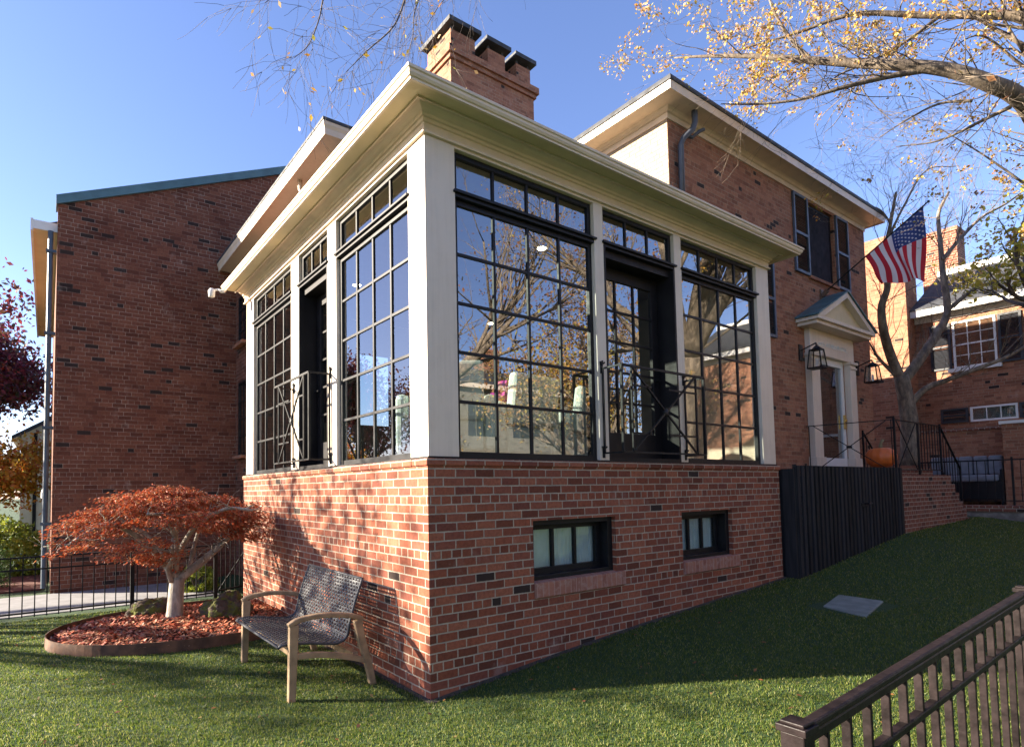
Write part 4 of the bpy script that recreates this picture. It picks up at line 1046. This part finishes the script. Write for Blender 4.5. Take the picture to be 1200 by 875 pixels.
# umbrella canopy of drooping narrow leaves
def maple_leaves():
    N = 11000; V = []; 
    cen = []
    for (p, d, L) in mt: cen.append(p)
    cl = []
    for k in range(74):
        a = rng.uniform(0, 6.283); rr_ = math.sqrt(rng.uniform(.0, 1)); x = -1.42+1.04*rr_*math.cos(a); y = 4.05+.95*rr_*math.sin(a)
        z = 1.83-.34*rr_**2-.13*max(0, -(x+1.7))-rng.uniform(0, .12)-(.3*rng.uniform() if rng.uniform() < .35 else 0)
        nc = rng.integers(4, 8)
        for q in range(nc):
            dx, dy = rng.normal(0, .13, 2); rad_ = dx*math.cos(a)+dy*math.sin(a)
            cl.append((np.array([x+dx, y+dy, z-.35*max(0, rad_)-abs(rng.normal(0, .03))]), np.array([math.cos(a), math.sin(a), 0]), rr_))
    for k in range(22): cl.append((np.array([-1.55+.22*rng.normal(), 3.95+.15*rng.normal(), .98+.1*rng.normal()]), np.array([-1, 0, 0]), .6))
    for k in range(26): cl.append((np.array([-.42+.14*rng.normal(), 3.85+.2*rng.normal(), 1.38+.12*rng.normal()]), np.array([1, 0, 0]), .6))
    for c, od, rr_ in cl:
        n = rng.integers(24, 46)
        for j in range(n):
            p = c+rng.normal(0, 1, 3)*np.array([.075, .075, .025])
            if p[0] > -.05: continue
            # lacy leaf: fan of narrow lobes drooping outward
            od2 = od+rng.normal(0, .6, 3)*np.array([1, 1, .2]); od2[2] = -.35-.5*rng.uniform(); od2 /= np.linalg.norm(od2)
            sd = np.cross(od2, (0, 0, 1)); sd /= np.linalg.norm(sd)+1e-9; l = rng.uniform(.03, .065)
            for ang in (-.55, 0, .55):
                dd = od2*math.cos(ang)+sd*math.sin(ang); w = np.cross(dd, rnd_unit()); w /= np.linalg.norm(w)+1e-9; q = l*(1 if ang == 0 else .75)
                V.append([p, p+dd*q*.5+w*.0068, p+dd*q, p+dd*q*.5-w*.0068])
    V = np.array(V); n = len(V)
    return bulk('leaves', V.reshape(-1, 3), np.arange(4*n).reshape(-1, 4), M['leaf_maple'], MT)
maple_leaves()

# big oak reaching in from the right
M['bark_oak'] = bark('oak_bark', (.06, .045, .035), (.2, .155, .11))
OK_ = empty('oak_tree', (11.5, -5.2, .5), 'large tree with golden leaves whose limbs reach in over the house roof', 'tree')
rng = np.random.default_rng(11)
m = MB(); m.tube(arc([(11.5, -5.2, .2), (11.4, -5.1, 1.5), (11.2, -4.8, 3.5), (10.8, -4.2, 5.0)], 4), [.5, .44, .4, .38, .36, .35, .34, .33, .32, .31, .3, .29, .28], 14); m.build('trunk', M['bark_oak'], OK_, smooth=True, fixn=False)
b = MB(); ot = []
def limb(pix, r0, r1, start=None, kids=2.2, kl=(.5, 1.3), parent_mb=None, tips=None, maxl=2, upb=.05, sprd=.9):
    mbx = parent_mb or b; tp = ot if tips is None else tips
    P_ = ([np.array(start)] if start is not None else [])+[atd(*q) for q in pix]; pts = arc(P_, 6); n = len(pts)
    rad = [r0+(r1-r0)*i/(n-1) for i in range(n)]
    mbx.tube(pts, rad, 10 if r0 > .04 else 6)
    for i in range(2, n):
        for q in range(int(kids+rng.uniform(0, 1))):
            t_ = pts[i]-pts[i-1]; t_ /= np.linalg.norm(t_)
            d = t_*.7+rnd_unit()*sprd; grow(mbx, pts[i], d, rng.uniform(*kl), min(rad[i]*.3, .013), 0, tp, upb, .7, 5, .22, (2, 4), .62, .0025, maxl)
FK = (10.8, -4.2, 5.0)
limb([(1260, 190, 8.6), (1200, 120, 8.2), (1160, 98, 8.1), (1110, 82, 8.2), (1050, 76, 8.4), (1000, 74, 8.7), (940, 70, 9.0), (880, 66, 9.4), (830, 66, 9.8), (790, 68, 10.2)], .14, .012, start=FK, kids=.55)
limb([(1270, 60, 8.6), (1200, 22, 8.8), (1150, 18, 9.0), (1080, 18, 9.3), (1000, 17, 9.6), (930, 40, 10), (860, 60, 10.3)], .1, .01, start=FK, kids=.6)
limb([(1085, 82, 8.3), (1040, 90, 8.4), (990, 102, 8.5), (940, 116, 8.7), (890, 122, 8.9), (845, 122, 9.1)], .045, .008, kids=.6)
limb([(950, 70, 9.0), (930, 50, 9.1), (910, 20, 9.2), (898, -10, 9.3)], .035, .012, kids=.9)
limb([(1100, 20, 9.1), (1060, 50, 9.1), (1020, 72, 9.1), (980, 90, 9.2), (960, 112, 9.3)], .03, .006, kids=.7)
limb([(1185, 125, 8.2), (1150, 142, 8.4), (1100, 165, 8.7), (1050, 172, 9.0)], .03, .006, kids=.8, kl=(.4, 1))
limb([(1140, 118, 8.2), (1100, 122, 8.4), (1060, 142, 8.6), (1030, 162, 8.9)], .022, .005, kids=.8, kl=(.4, .9))
limb([(1250, 100, 9), (1200, 78, 9), (1150, 42, 9), (1110, 60, 9.2)], .03, .006, start=None, kids=.7)
limb([(1260, 260, 9), (1200, 215, 9.2), (1150, 180, 9.4), (1100, 150, 9.6)], .03, .006, start=FK, kids=.7)
# more crown outside the frame, seen in the window glass
for k in range(7):
    a = rng.uniform(0, 6.283); grow(b, FK, (math.cos(a), math.sin(a)-.3, rng.uniform(.5, 1.4)), 3.2, .16, 0, ot, .2, .7, 6, .15, (3, 5), .65, .005, 3)
b.build('branches', M['bark_oak'], OK_, smooth=True, fixn=False)
# leaves: clusters thick on the left end, sparse elsewhere
lt_ = [t_ for t_ in ot if rng.uniform() < .6 and not (t_[0][2] < 7.9 and t_[0][0] < 9)]
leafcloud('leaves', lt_, 10, .05, 'leaf_gold', OK_, .15, aspect=.65)

# bare tree behind the steps
BT = empty('bare_tree', (14.5, 1.2, 1.0), 'bare sunlit tree with forked trunk behind the entrance steps', 'tree')
rng = np.random.default_rng(21); bt = []
m = MB(); D0 = 14.1
tp_ = [(1066, 545, D0), (1066, 500, D0), (1062, 470, D0), (1056, 440, D0)]
m.tube(arc([atd(*q) for q in tp_], 4), [.2-.004*i for i in range(13)], 14); m.build('trunk', M['bark'], BT, smooth=True, fixn=False)
b = MB()
def bl(pix, r0, r1, kids=.7, kl=(.5, 1.2)): limb(pix, r0, r1, kids=kids, kl=kl, parent_mb=b, tips=bt, maxl=2, upb=.25, sprd=.7)
bl([(1058, 450, D0), (1045, 420, D0), (1036, 390, D0-.3), (1033, 360, D0-.4), (1040, 335, D0-.5), (1035, 300, D0-.6), (1042, 270, D0-.8), (1050, 225, D0-1)], .12, .025)
bl([(1060, 445, D0), (1080, 418, D0), (1098, 390, D0+.2), (1110, 365, D0+.3), (1105, 320, D0+.4), (1102, 285, D0+.5), (1100, 250, D0+.6), (1112, 225, D0+.8)], .12, .025)
bl([(1068, 472, D0), (1085, 455, D0-.1), (1110, 445, D0-.2), (1150, 430, D0-.4), (1180, 418, D0-.6), (1215, 398, D0-.8)], .08, .03, kids=.4)
bl([(1104, 305, D0+.4), (1125, 280, D0+.4), (1150, 255, D0+.5), (1180, 238, D0+.5), (1210, 215, D0+.6)], .05, .015)
bl([(1112, 362, D0+.3), (1140, 340, D0+.4), (1160, 332, D0+.5), (1190, 325, D0+.6)], .05, .015)
bl([(1038, 285, D0-.7), (1060, 240, D0-.7), (1085, 200, D0-.6), (1120, 195, D0-.5)], .03, .008)
bl([(1050, 440, D0), (1030, 420, D0+.2), (1018, 400, D0+.3)], .05, .015)
bl([(1044, 262, D0-.8), (1030, 245, D0-.8), (1008, 240, D0-.8)], .025, .008)
b.build('branches', M['bark'], BT, smooth=True, fixn=False)

# ------------------------------------------------------------------ neighbour house on the right
NH = empty('brick_neighbour_house', (17.5, 2, 1), 'sunlit brick neighbour house with white window and black shutters behind the bare tree', 'house')
NX = 18.1
m = MB(); m.box(17.5, 1.85, .5, 18.4, 7.5, 8.95)
def nwall(y0, y1, z0, z1): m.box(NX, y0, z0, NX+.3, y1, z1)
wy0, wy1, wz0, wz1 = .12, 1.02, 4.85, 6.15
ly0, ly1, lz0, lz1 = -.2, .75, 3.35, 3.75
nwall(-9, ly0, .5, 6.45); nwall(ly0, ly1, .5, lz0); nwall(ly0, ly1, lz1, 6.45); nwall(ly1, 1.85, .5, 6.45)
m.build('wall', M['brick_main'], NH)
m = MB(); m.box(NX-.35, -9, 6.45, NX+.1, 1.84, 6.5); m.box(NX-.38, -9, 6.42, NX-.351, 1.84, 6.62); m.box(NX-.06, -9, 6.28, NX-.002, 1.84, 6.449); m.build('eave', M['white'], NH)
m = MB(); m.prism([(NX-.4, 6.6), (NX-.4, 6.64), (NX+2.3, 8.2), (NX+2.3, 6.6)], 1, -9, 1.84); m.build('roof', M['slate'], NH)
m = MB(); m.box(NX+2.2, -9, 8.15, NX+2.5, 1.84, 8.32); m.build('roof_ridge', M['white'], NH)
hwin(NH, wy0, wy1, wz0, wz1, NX-.09, mat='white', axis='x', cols=3, sill=False)
m = MB(); m.box(NX-.1, wy0-.08, wz0-.1, NX-.002, wy1+.12, wz0-.002); m.build('sill', M['white'], NH)
shutter(NH, wy0-.5, wy0-.04, wz0, wz1, NX, 'shutter_black', axis='x'); shutter(NH, wy1+.04, wy1+.5, wz0, wz1, NX, 'shutter_black', axis='x')
hwin(NH, ly0, ly1, lz0, lz1, NX-.06, mat='white', axis='x', rows=1, cols=3, sill=False)
shutter(NH, ly0-.62, ly0-.03, lz0, lz1, NX, 'shutter_black', axis='x'); shutter(NH, ly1+.03, ly1+.62, lz0, lz1, NX, 'shutter_black', axis='x')
a_ = onp(1083, 290, 0, NX+2.8); b_ = onp(1125, 290, 0, NX+2.8)
m = MB(); m.box(NX+2.5, b_[1], 7, NX+3.3, a_[1], a_[2]+.3); m.box(NX+2.46, b_[1]-.04, a_[2]+.18, NX+3.34, a_[1]+.04, a_[2]+.31); m.build('chimney', M['brick_sun'], NH)
m = MB(); m.box(17.48, 3.1, 8.95, 18.3, 4.6, 9.02); m.build('parapet_cap', M['slate'], NH)
# patio, low wall, garden wall, pier
m = MB(); m.box(14.35, -7, .5, 18.05, 1.8, 1.12); o = m.build('patio_ground', M['brick_step']); tag(o, 'raised brick patio in front of the neighbour house', 'patio', kind='structure')
LW = empty('low_garden_wall', (14.2, -3, .9), 'low grey retaining wall with brick coping at the top of the lawn', 'wall')
m = MB(); m.box(14.2, -7, .5, 14.5, .9, 1.06); m.build('wall_face', simple('grey_stone', (.2, .17, .15), .9, .35, 7, .5), LW)
m = MB(); m.box(14.14, -7, 1.06, 14.56, .95, 1.2); m.build('coping', M['brick_step'], LW, bevel=.02)
GW = empty('garden_wall', (16.4, 0, 1.12), 'brick garden wall with pale capped pier behind the patio seat', 'wall')
m = MB(); m.box(16.4, -.35, 1.12, 16.6, 1.5, 3.0); m.build('wall_face', M['brick_main'], GW)
m = MB(); m.box(15.7, -.75, 1.12, 16.6, -.352, 3.05); m.build('pier', M['brick_main'], GW)
m = MB(); m.box(15.66, -.79, 3.05, 16.64, -.31, 3.12); m.build('pier_cap', M['white'], GW)
m = MB(); m.box(16.36, -.349, 3.0, 16.64, 1.5, 3.07); m.build('wall_cap', M['brick_step'], GW)
PB = empty('patio_sofa', (15.9, .5, 1.12), 'dark patio sofa with grey upright cushions in front of the garden wall', 'sofa')
m = MB(); m.box(15.55, -.3, 1.3, 16.2, 1.1, 1.72); m.box(16.2, -.3, 1.3, 16.34, 1.1, 2.3); m.box(15.55, -.34, 1.12, 16.34, -.3, 2.0); m.box(15.55, 1.1, 1.12, 16.34, 1.16, 2.0); m.build('frame', M['black'], PB)
m = MB(); m.box(15.5, -.28, 1.72, 16.18, 1.08, 1.88); m.build('seat_cushion', M['cushion'], PB, bevel=.04)
for k in range(5):
    y = -.26+k*.272; m = MB(); m.prism([(15.98, 1.89), (16.12, 1.89), (16.19, 2.36), (16.06, 2.38)], 1, y, y+.255) if False else m.box(16.0, y, 1.885, 16.17, y+.255, 2.34); m.build('back_cushion', M['cushion'], PB, bevel=.04)
PR = empty('patio_railing', (14.3, -.5, 1.2), 'black iron picket railing on the low wall before the patio', 'railing')
m = MB(); m.bar((14.35, .85, 2.18), (14.35, -2.5, 2.18), .03); m.bar((14.35, .85, 1.3), (14.35, -2.5, 1.3), .02)
for k in range(24): y = .8-k*.14; m.bar((14.35, y, 1.28), (14.35, y, 2.18), .013)
m.build('pickets', M['black_iron'], PR)
for y in (.85, -.75, -2.5): m = MB(); m.bar((14.35, y, 1.18), (14.35, y, 2.24), .035); m.build('post', M['black_iron'], PR)

# golden leaved sapling by the neighbour roof
st_, _ = tree((15.5, -1.3), 7.6, .1, 'small tree with yellow green leaves before the neighbour roof', 'leaf_yellow', per=7, size=.13, spread=.35, trunk_h=.76, lean=(0, .35), maxl=2, nlimb=6, crown_r=1.05, seed=3, bark='bark_dark', name='sapling_tree')

# ------------------------------------------------------------------ iron fence on the left
IF = empty('iron_fence', (-1.54, 5.98, 0), 'low black iron picket fence along the path behind the maple', 'fence')
m = MB(); y = 5.99
for z, w in ((.86, .03), (.69, .022), (.09, .022)): m.bar((-9, y, z), (-.33, y, z), w, .022)
x = -9
while x < -.36: m.bar((x, y, .03), (x, y, .86), .014); x += .142
m.build('pickets', M['black_iron'], IF)
for x in (-8.1, -6.0, -3.76, -1.54, -.33): m = MB(); m.bar((x, y, 0), (x, y, .9), .055); m.build('post', M['black_iron'], IF)
IG = empty('iron_gate', (-.15, 6, 0), 'black iron picket gate between the fence end and the house wall', 'gate')
m = MB()
for z in (.12, .98): m.bar((-.28, 6.0, z), (.42, 6.35, z), .025)
for k in range(8): t_ = (k+.5)/8; m.bar((-.28+.7*t_, 6+.35*t_, .05), (-.28+.7*t_, 6+.35*t_, 1.05), .014)
m.bar((-.28, 6, .12), (.42, 6.35, .98), .014); m.build('gate_leaf', M['black_iron'], IG)
m = MB(); m.bar((.44, 6.36, 0), (.44, 6.36, 1.12), .05); m.build('post', M['black_iron'], IG)

# ------------------------------------------------------------------ plants and trees on the left
def shrub(name, c, rad, n, size, mat, label, cat='shrub', stem=True, aspect=.6, hollow=.55, seed=1):
    global rng
    rng = np.random.default_rng(seed)
    t = empty(name, (c[0], c[1], 0), label, cat)
    m = MB()
    for k in range(6): 
        a = rng.uniform(0, 6.28); m.tube([(c[0], c[1], -.02), (c[0]+.3*rad[0]*math.cos(a), c[1]+.3*rad[1]*math.sin(a), c[2]*.6), (c[0]+.6*rad[0]*math.cos(a), c[1]+.6*rad[1]*math.sin(a), c[2]+.3*rad[2])], [.03, .02, .008], 5)
    m.build('stems', M['bark_dark'], t)
    tips = []
    for k in range(n//14):
        u = rnd_unit(); q = rng.uniform(hollow, 1)**.6*(1+.12*math.sin(5*u[0]+3*u[2])); p = np.array(c)+u*np.array(rad)*q
        if p[2] < .03: p[2] = .03
        tips.append((p, u, 1.))
    leafcloud('leaves', tips, 14, size, mat, t, .09*max(rad), aspect=aspect)
shrub('lime_shrub', (-4.4, 12.2, .55), (1.3, 1.0, .85), 9000, .085, 'leaf_lime', 'sunlit yellow green shrub beyond the path at the left edge', seed=4)
shrub('lime_shrub', (-3.3, 11.8, .5), (.75, .7, .75), 5000, .085, 'leaf_lime', 'smaller yellow green shrub touching the downspout of the gable house', seed=6)
shrub('conifer_shrub', (-3.55, 9.7, .38), (.42, .4, .5), 6000, .05, 'leaf_green', 'dark green conifer shrub nearest the gable house corner', seed=7, aspect=.3)
shrub('conifer_shrub', (-4.5, 9.9, .36), (.45, .4, .45), 6000, .05, 'leaf_green', 'dark green conifer shrub at the left picture edge behind the fence', seed=8, aspect=.3)
shrub('fern_plant', (-.4, 6.9, .2), (.35, .3, .25), 1500, .1, 'leaf_lime', 'bright green leafy plant behind the iron fence near the gate', 'plant', seed=9, aspect=.3)
m = MB(); m.box(-12, 8.9, -.02, -2.7, 11.2, .03); o = m.build('planting_ground', M['mulch']); tag(o, 'dark planted border beyond the concrete path', 'ground', kind='structure')
# red and purple tree
PT, ptp = tree((-5.35, 18.2), 7.8, .2, 'tall purple and dark red leaved tree at the left picture edge', 'leaf_purple', per=120, size=.16, spread=.6, trunk_h=.5, maxl=2, nlimb=12, crown_r=2.2, seed=31, bark='bark_dark', name='purple_tree')
rng = np.random.default_rng(8)
sel = [t_ for t_ in ptp if t_[0][2] < 6.2]; rng.shuffle(sel)
leafcloud('orange_leaves', [sel[i] for i in range(0, len(sel), 5)], 22, .15, 'leaf_red', PT, .35)
tree((-4.2, 14.4), 4.0, .09, 'orange and yellow leaved maple beyond the path', 'leaf_orange', per=60, size=.12, spread=.5, trunk_h=.35, maxl=2, nlimb=7, crown_r=1.15, seed=33, bark='bark_dark', name='orange_maple')
tree((-10.6, 23), 9.5, .22, 'second purple leaved tree, farther left beyond the picture edge', 'leaf_purple', per=46, size=.17, spread=.45, trunk_h=.32, maxl=2, nlimb=8, crown_r=3.0, seed=36, bark='bark_dark', name='purple_tree')
SH = empty('siding_house', (-6, 24, 0), 'beige siding house gable far behind the orange maple', 'house')
m = MB(); m.prism([(-3.5, -.2), (1, -.2), (1, 7.0), (-3.5, 4.1)], 1, 24, 30); m.build('wall', M['siding'], SH)
m = MB(); m.prism([(-3.8, 3.9), (1, 7.0), (1, 7.15), (-3.8, 4.05)], 1, 23.8, 30.2); m.build('roof', M['slate'], SH)
m = MB()
for k in range(24): m.box(-3.5, 23.985, .2+k*.16, -1.6, 24, .21+k*.16)
m.build('siding_laps', M['siding'], SH)
m = MB(); m.box(-3.1, 23.96, 0, -2.98, 23.99, 4.2); m.build('downspout', M['black'], SH)

# ------------------------------------------------------------------ front railing near the viewer
NR_ = empty('wooden_railing', (-.8, -3.22, 0), 'dark stained wooden railing with square capped posts in the near right corner', 'railing')
RA = onp(935, 848, 1, -3.22); RB = onp(1194, 702, 1, -3.22)
xa, xb, za, zb_ = -.79, 1.86, 1.0, 1.105
def rz(x, o=0): return .995+(x+.79)*.042+o
y = -3.22
m = MB(); ribbon(m, [np.array((x, y, rz(x, .0))) for x in np.linspace(-.74, 4.4, 20)], .04, .026); ribbon(m, [np.array((x, y, rz(x, -.032))) for x in np.linspace(-.74, 4.4, 20)], .03, .036); m.build('top_rail', M['railwood'], NR_, bevel=.008)
m = MB(); ribbon(m, [np.array((x, y, rz(x, -.215))) for x in np.linspace(-.74, 4.4, 20)], .034, .03); m.build('mid_rail', M['railwood'], NR_, bevel=.006)
m = MB(); ribbon(m, [np.array((x, y, rz(x, -.9))) for x in np.linspace(-.74, 4.4, 20)], .05, .04); m.build('bottom_rail', M['railwood'], NR_, bevel=.006)
x = -.62; k = 0
while x < 4.3:
    if abs(x-1.86) > .07:
        m = MB(); m.box(x-.009, y-.014, rz(x, -.92), x+.009, y+.014, rz(x, -.045)); m.build('baluster', M['railwood'], NR_, bevel=.003)
    x += .163
for x in (-.79, 1.86, 4.4):
    m = MB(); m.box(x-.034, y-.034, -.05, x+.034, y+.034, rz(x, .0)); m.build('post', M['railwood'], NR_, bevel=.004)
    m = MB(); z = rz(x, .0); m.box(x-.043, y-.043, z, x+.043, y+.043, z+.022); m.box(x-.034, y-.034, z+.022, x+.034, y+.034, z+.032)
    m.build('post_cap', M['railwood'], NR_, bevel=.003)

# ------------------------------------------------------------------ trees outside the frame: shadows and reflections
tree((-14.5, 13.6), 9.5, .22, 'open crowned rust leaved tree left of the lawn, outside the view', 'leaf_brown', per=14, size=.16, spread=.4, trunk_h=.48, maxl=2, nlimb=6, crown_r=2.8, seed=41, name='lawn_tree', kids=(2, 4))
tree((-9.6, 9.8), 7.4, .15, 'smaller rust leaved lawn tree beside the path, outside the view', 'leaf_brown', per=16, size=.13, spread=.28, trunk_h=.46, maxl=2, nlimb=6, crown_r=2.1, seed=43, name='lawn_tree', kids=(3, 4))
tree((6.2, -10.2), 13, .3, 'bare street tree before the white row house', 'leaf_brown', per=2, size=.1, spread=.3, trunk_h=.36, maxl=3, nlimb=7, crown_r=4.2, seed=45, name='street_tree', kids=(3, 5))
tree((9.5, -16.5), 5.5, .14, 'small golden tree in front of the white row house', 'leaf_gold', per=14, size=.12, spread=.4, trunk_h=.25, maxl=2, nlimb=8, crown_r=1.9, seed=52, name='street_tree')
tree((3.2, -14.5), 4.6, .12, 'small rust leaved tree in front of the white row house', 'leaf_orange', per=12, size=.12, spread=.4, trunk_h=.25, maxl=2, nlimb=7, crown_r=1.6, seed=53, name='street_tree')
tree((13.2, -9.4), 8.5, .22, 'dense golden leaved tree beside the lawn, right of the viewer', 'leaf_gold', per=30, size=.12, spread=.4, trunk_h=.25, maxl=2, nlimb=9, crown_r=2.9, seed=54, name='golden_tree')
tree((16, -12), 12, .3, 'rust leaved street tree farther along the street', 'leaf_brown', per=9, size=.13, spread=.35, trunk_h=.3, maxl=3, nlimb=7, crown_r=3.8, seed=47, name='street_tree', kids=(3, 4))
# tree whose twigs hang into the top left of the view
TT = empty('overhanging_tree', (-6.5, -3.2, 0), 'tree left of the viewer whose thin bare twigs hang over the sunroom roof', 'tree')
rng = np.random.default_rng(51); tt = []
m = MB(); m.tube(arc([(-6.5, -3.2, -.1), (-6.4, -3.1, 2.5), (-6.1, -2.8, 5), (-5.4, -2.2, 7)], 4), [.3-.012*i for i in range(13)], 12); m.build('trunk', M['bark'], TT, smooth=True, fixn=False)
b = MB()
b.tube(arc([(-5.4, -2.2, 7), (-3.2, -.6, 8.4), tuple(atd(520, -160, 6.5)), tuple(atd(570, -120, 7))], 6), [.12-.005*i for i in range(19)], 8)
def tw(pix, r=.018, kids=1.3, kl=(.3, .75)): limb(pix, r, .003, kids=kids, kl=kl, parent_mb=b, tips=tt, maxl=1, upb=-.15, sprd=.75)
tw([(560, -120, 6.8), (500, -60, 6.6), (478, -10, 6.5), (462, 30, 6.4), (430, 60, 6.3), (405, 85, 6.3)])
tw([(480, -130, 6.5), (400, -60, 6.3), (380, -5, 6.2), (374, 22, 6.2), (362, 52, 6.1), (345, 68, 6.1)], .014)
tw([(560, -120, 6.9), (510, -40, 6.9), (487, 10, 6.9), (484, 40, 6.9), (478, 66, 6.9)], .012)
tw([(600, -110, 7.1), (560, -40, 7.1), (520, 0, 7.1), (500, 30, 7.1)], .012)
tw([(440, -120, 6.3), (350, -40, 6.2), (320, -5, 6.1), (310, 4, 6.1)], .01, .8)
b.build('branches', M['bark_dark'], TT, smooth=True, fixn=False)
leafcloud('leaves', [t_ for t_ in tt if rng.uniform() < .13], 1, .06, 'leaf_gold', TT, .2)
# white house across the street (seen in the window glass)
AH = empty('white_row_house', (8, -24, 0), 'white painted row house across the street mirrored in the front windows', 'house')
m = MB(); m.box(-4, -30, -.2, 34, -24, 8.2); m.build('wall', brick('painted_brick', [(.17, .16, .12), (.22, .2, .16), (.25, .23, .19)], (.18, .16, .13), dark=.0), AH)
m = MB(); m.prism([(-23.6, 8.2), (-27, 9.9), (-30.4, 8.2)], 0, -4.4, 34.4); m.build('roof', M['slate'], AH)
m = MB(); m.box(-4.3, -24.0, 7.9, 34.3, -23.6, 8.19); m.build('cornice', M['cream'], AH)
for a in (2, 12, 22): m = MB(); m.box(a, -27.8, 8.5, a+1.4, -26.8, 11.4); m.build('chimney', M['brick_main'], AH)
for k in range(10):
    for z in (1.2, 5.0):
        x = -2.5+k*3.6; m = MB(); m.box(x, -23.99, z, x+1.1, -23.95, z+1.9); w = m.build('window', M['black'], AH)
        for s in (-.62, 1.15): m = MB(); m.box(x+s, -23.99, z, x+s+.5, -23.94, z+1.9); m.build('shutter', M['shutter_black'], AH)
def hedge(x0, x1, y, h, label, seed):
    global rng
    rng = np.random.default_rng(seed); t = empty('hedge', ((x0+x1)/2, y, 0), label, 'hedge')
    tips = [(np.array([rng.uniform(x0, x1), y+rng.normal(0, .4), rng.uniform(.05, h)]), None, 1.) for k in range(1100)]
    leafcloud('leaves', tips, 14, .12, 'leaf_green', t, .12)
    m = MB(); m.box(x0, y-.35, -.05, x1, y+.35, h*.8); m.build('core', M['leaf_green'], t)
hedge(2, 22, -19, 1.5, 'dark green hedge across the street', 61)

rng = np.random.default_rng(77)
n = 260; V = np.empty((n, 4, 3))
for i in range(n):
    while True:
        x, y = rng.uniform(-4, 6), rng.uniform(-3, 5.8)
        if not (x > -.08 and y > -.08) and not inbed(x, y): break
    c = np.array([x, y, float(gz(x, y))+.022]); a = rnd_unit()*np.array([1, 1, .25]); a /= np.linalg.norm(a); b_ = np.cross(a, (0, 0, 1)); b_ /= np.linalg.norm(b_); q = rng.uniform(.012, .026)
    V[i] = [c-a*q, c+b_*q*.6, c+a*q, c-b_*q*.6+np.array([0, 0, .006])]
o = bulk('fallen_leaves', V.reshape(-1, 3), np.arange(4*n).reshape(-1, 4), M['leaf_brown']); tag(o, 'few small dry brown leaves scattered on the lawn', 'fallen leaves', kind='stuff')

rng = np.random.default_rng(88)
m = MB(); vs = []
path_ = [(-.031, y_) for y_ in np.linspace(5.3, 0, 90)]+[(-.031, -.031)]+[(x_, -.031) for x_ in np.linspace(0, 5.88, 110)]
for k, (x, y) in enumerate(path_):
    w = .035+.03*rng.uniform()**2; dx, dy = (-w, 0) if k < 90 else ((-w, -w) if k == 90 else (0, -w))
    if k < 90: vs += [(x+.02, y, float(gz(x, y))+.02), (x+dx, y+dy, float(gz(x, y))+.006)]
    else: vs += [(x, y+.02, float(gz(x, y))+.02), (x+dx, y+dy, float(gz(x, y))+.006)]
m.add(vs, [(2*k, 2*k+1, 2*k+3, 2*k+2) for k in range(len(path_)-1)])
o = m.build('soil_edge', simple('dark_soil', (.045, .035, .028), .95, .4, 30, .6), fixn=False); tag(o, 'thin strip of bare soil where the lawn meets the brick base', 'soil', kind='stuff')
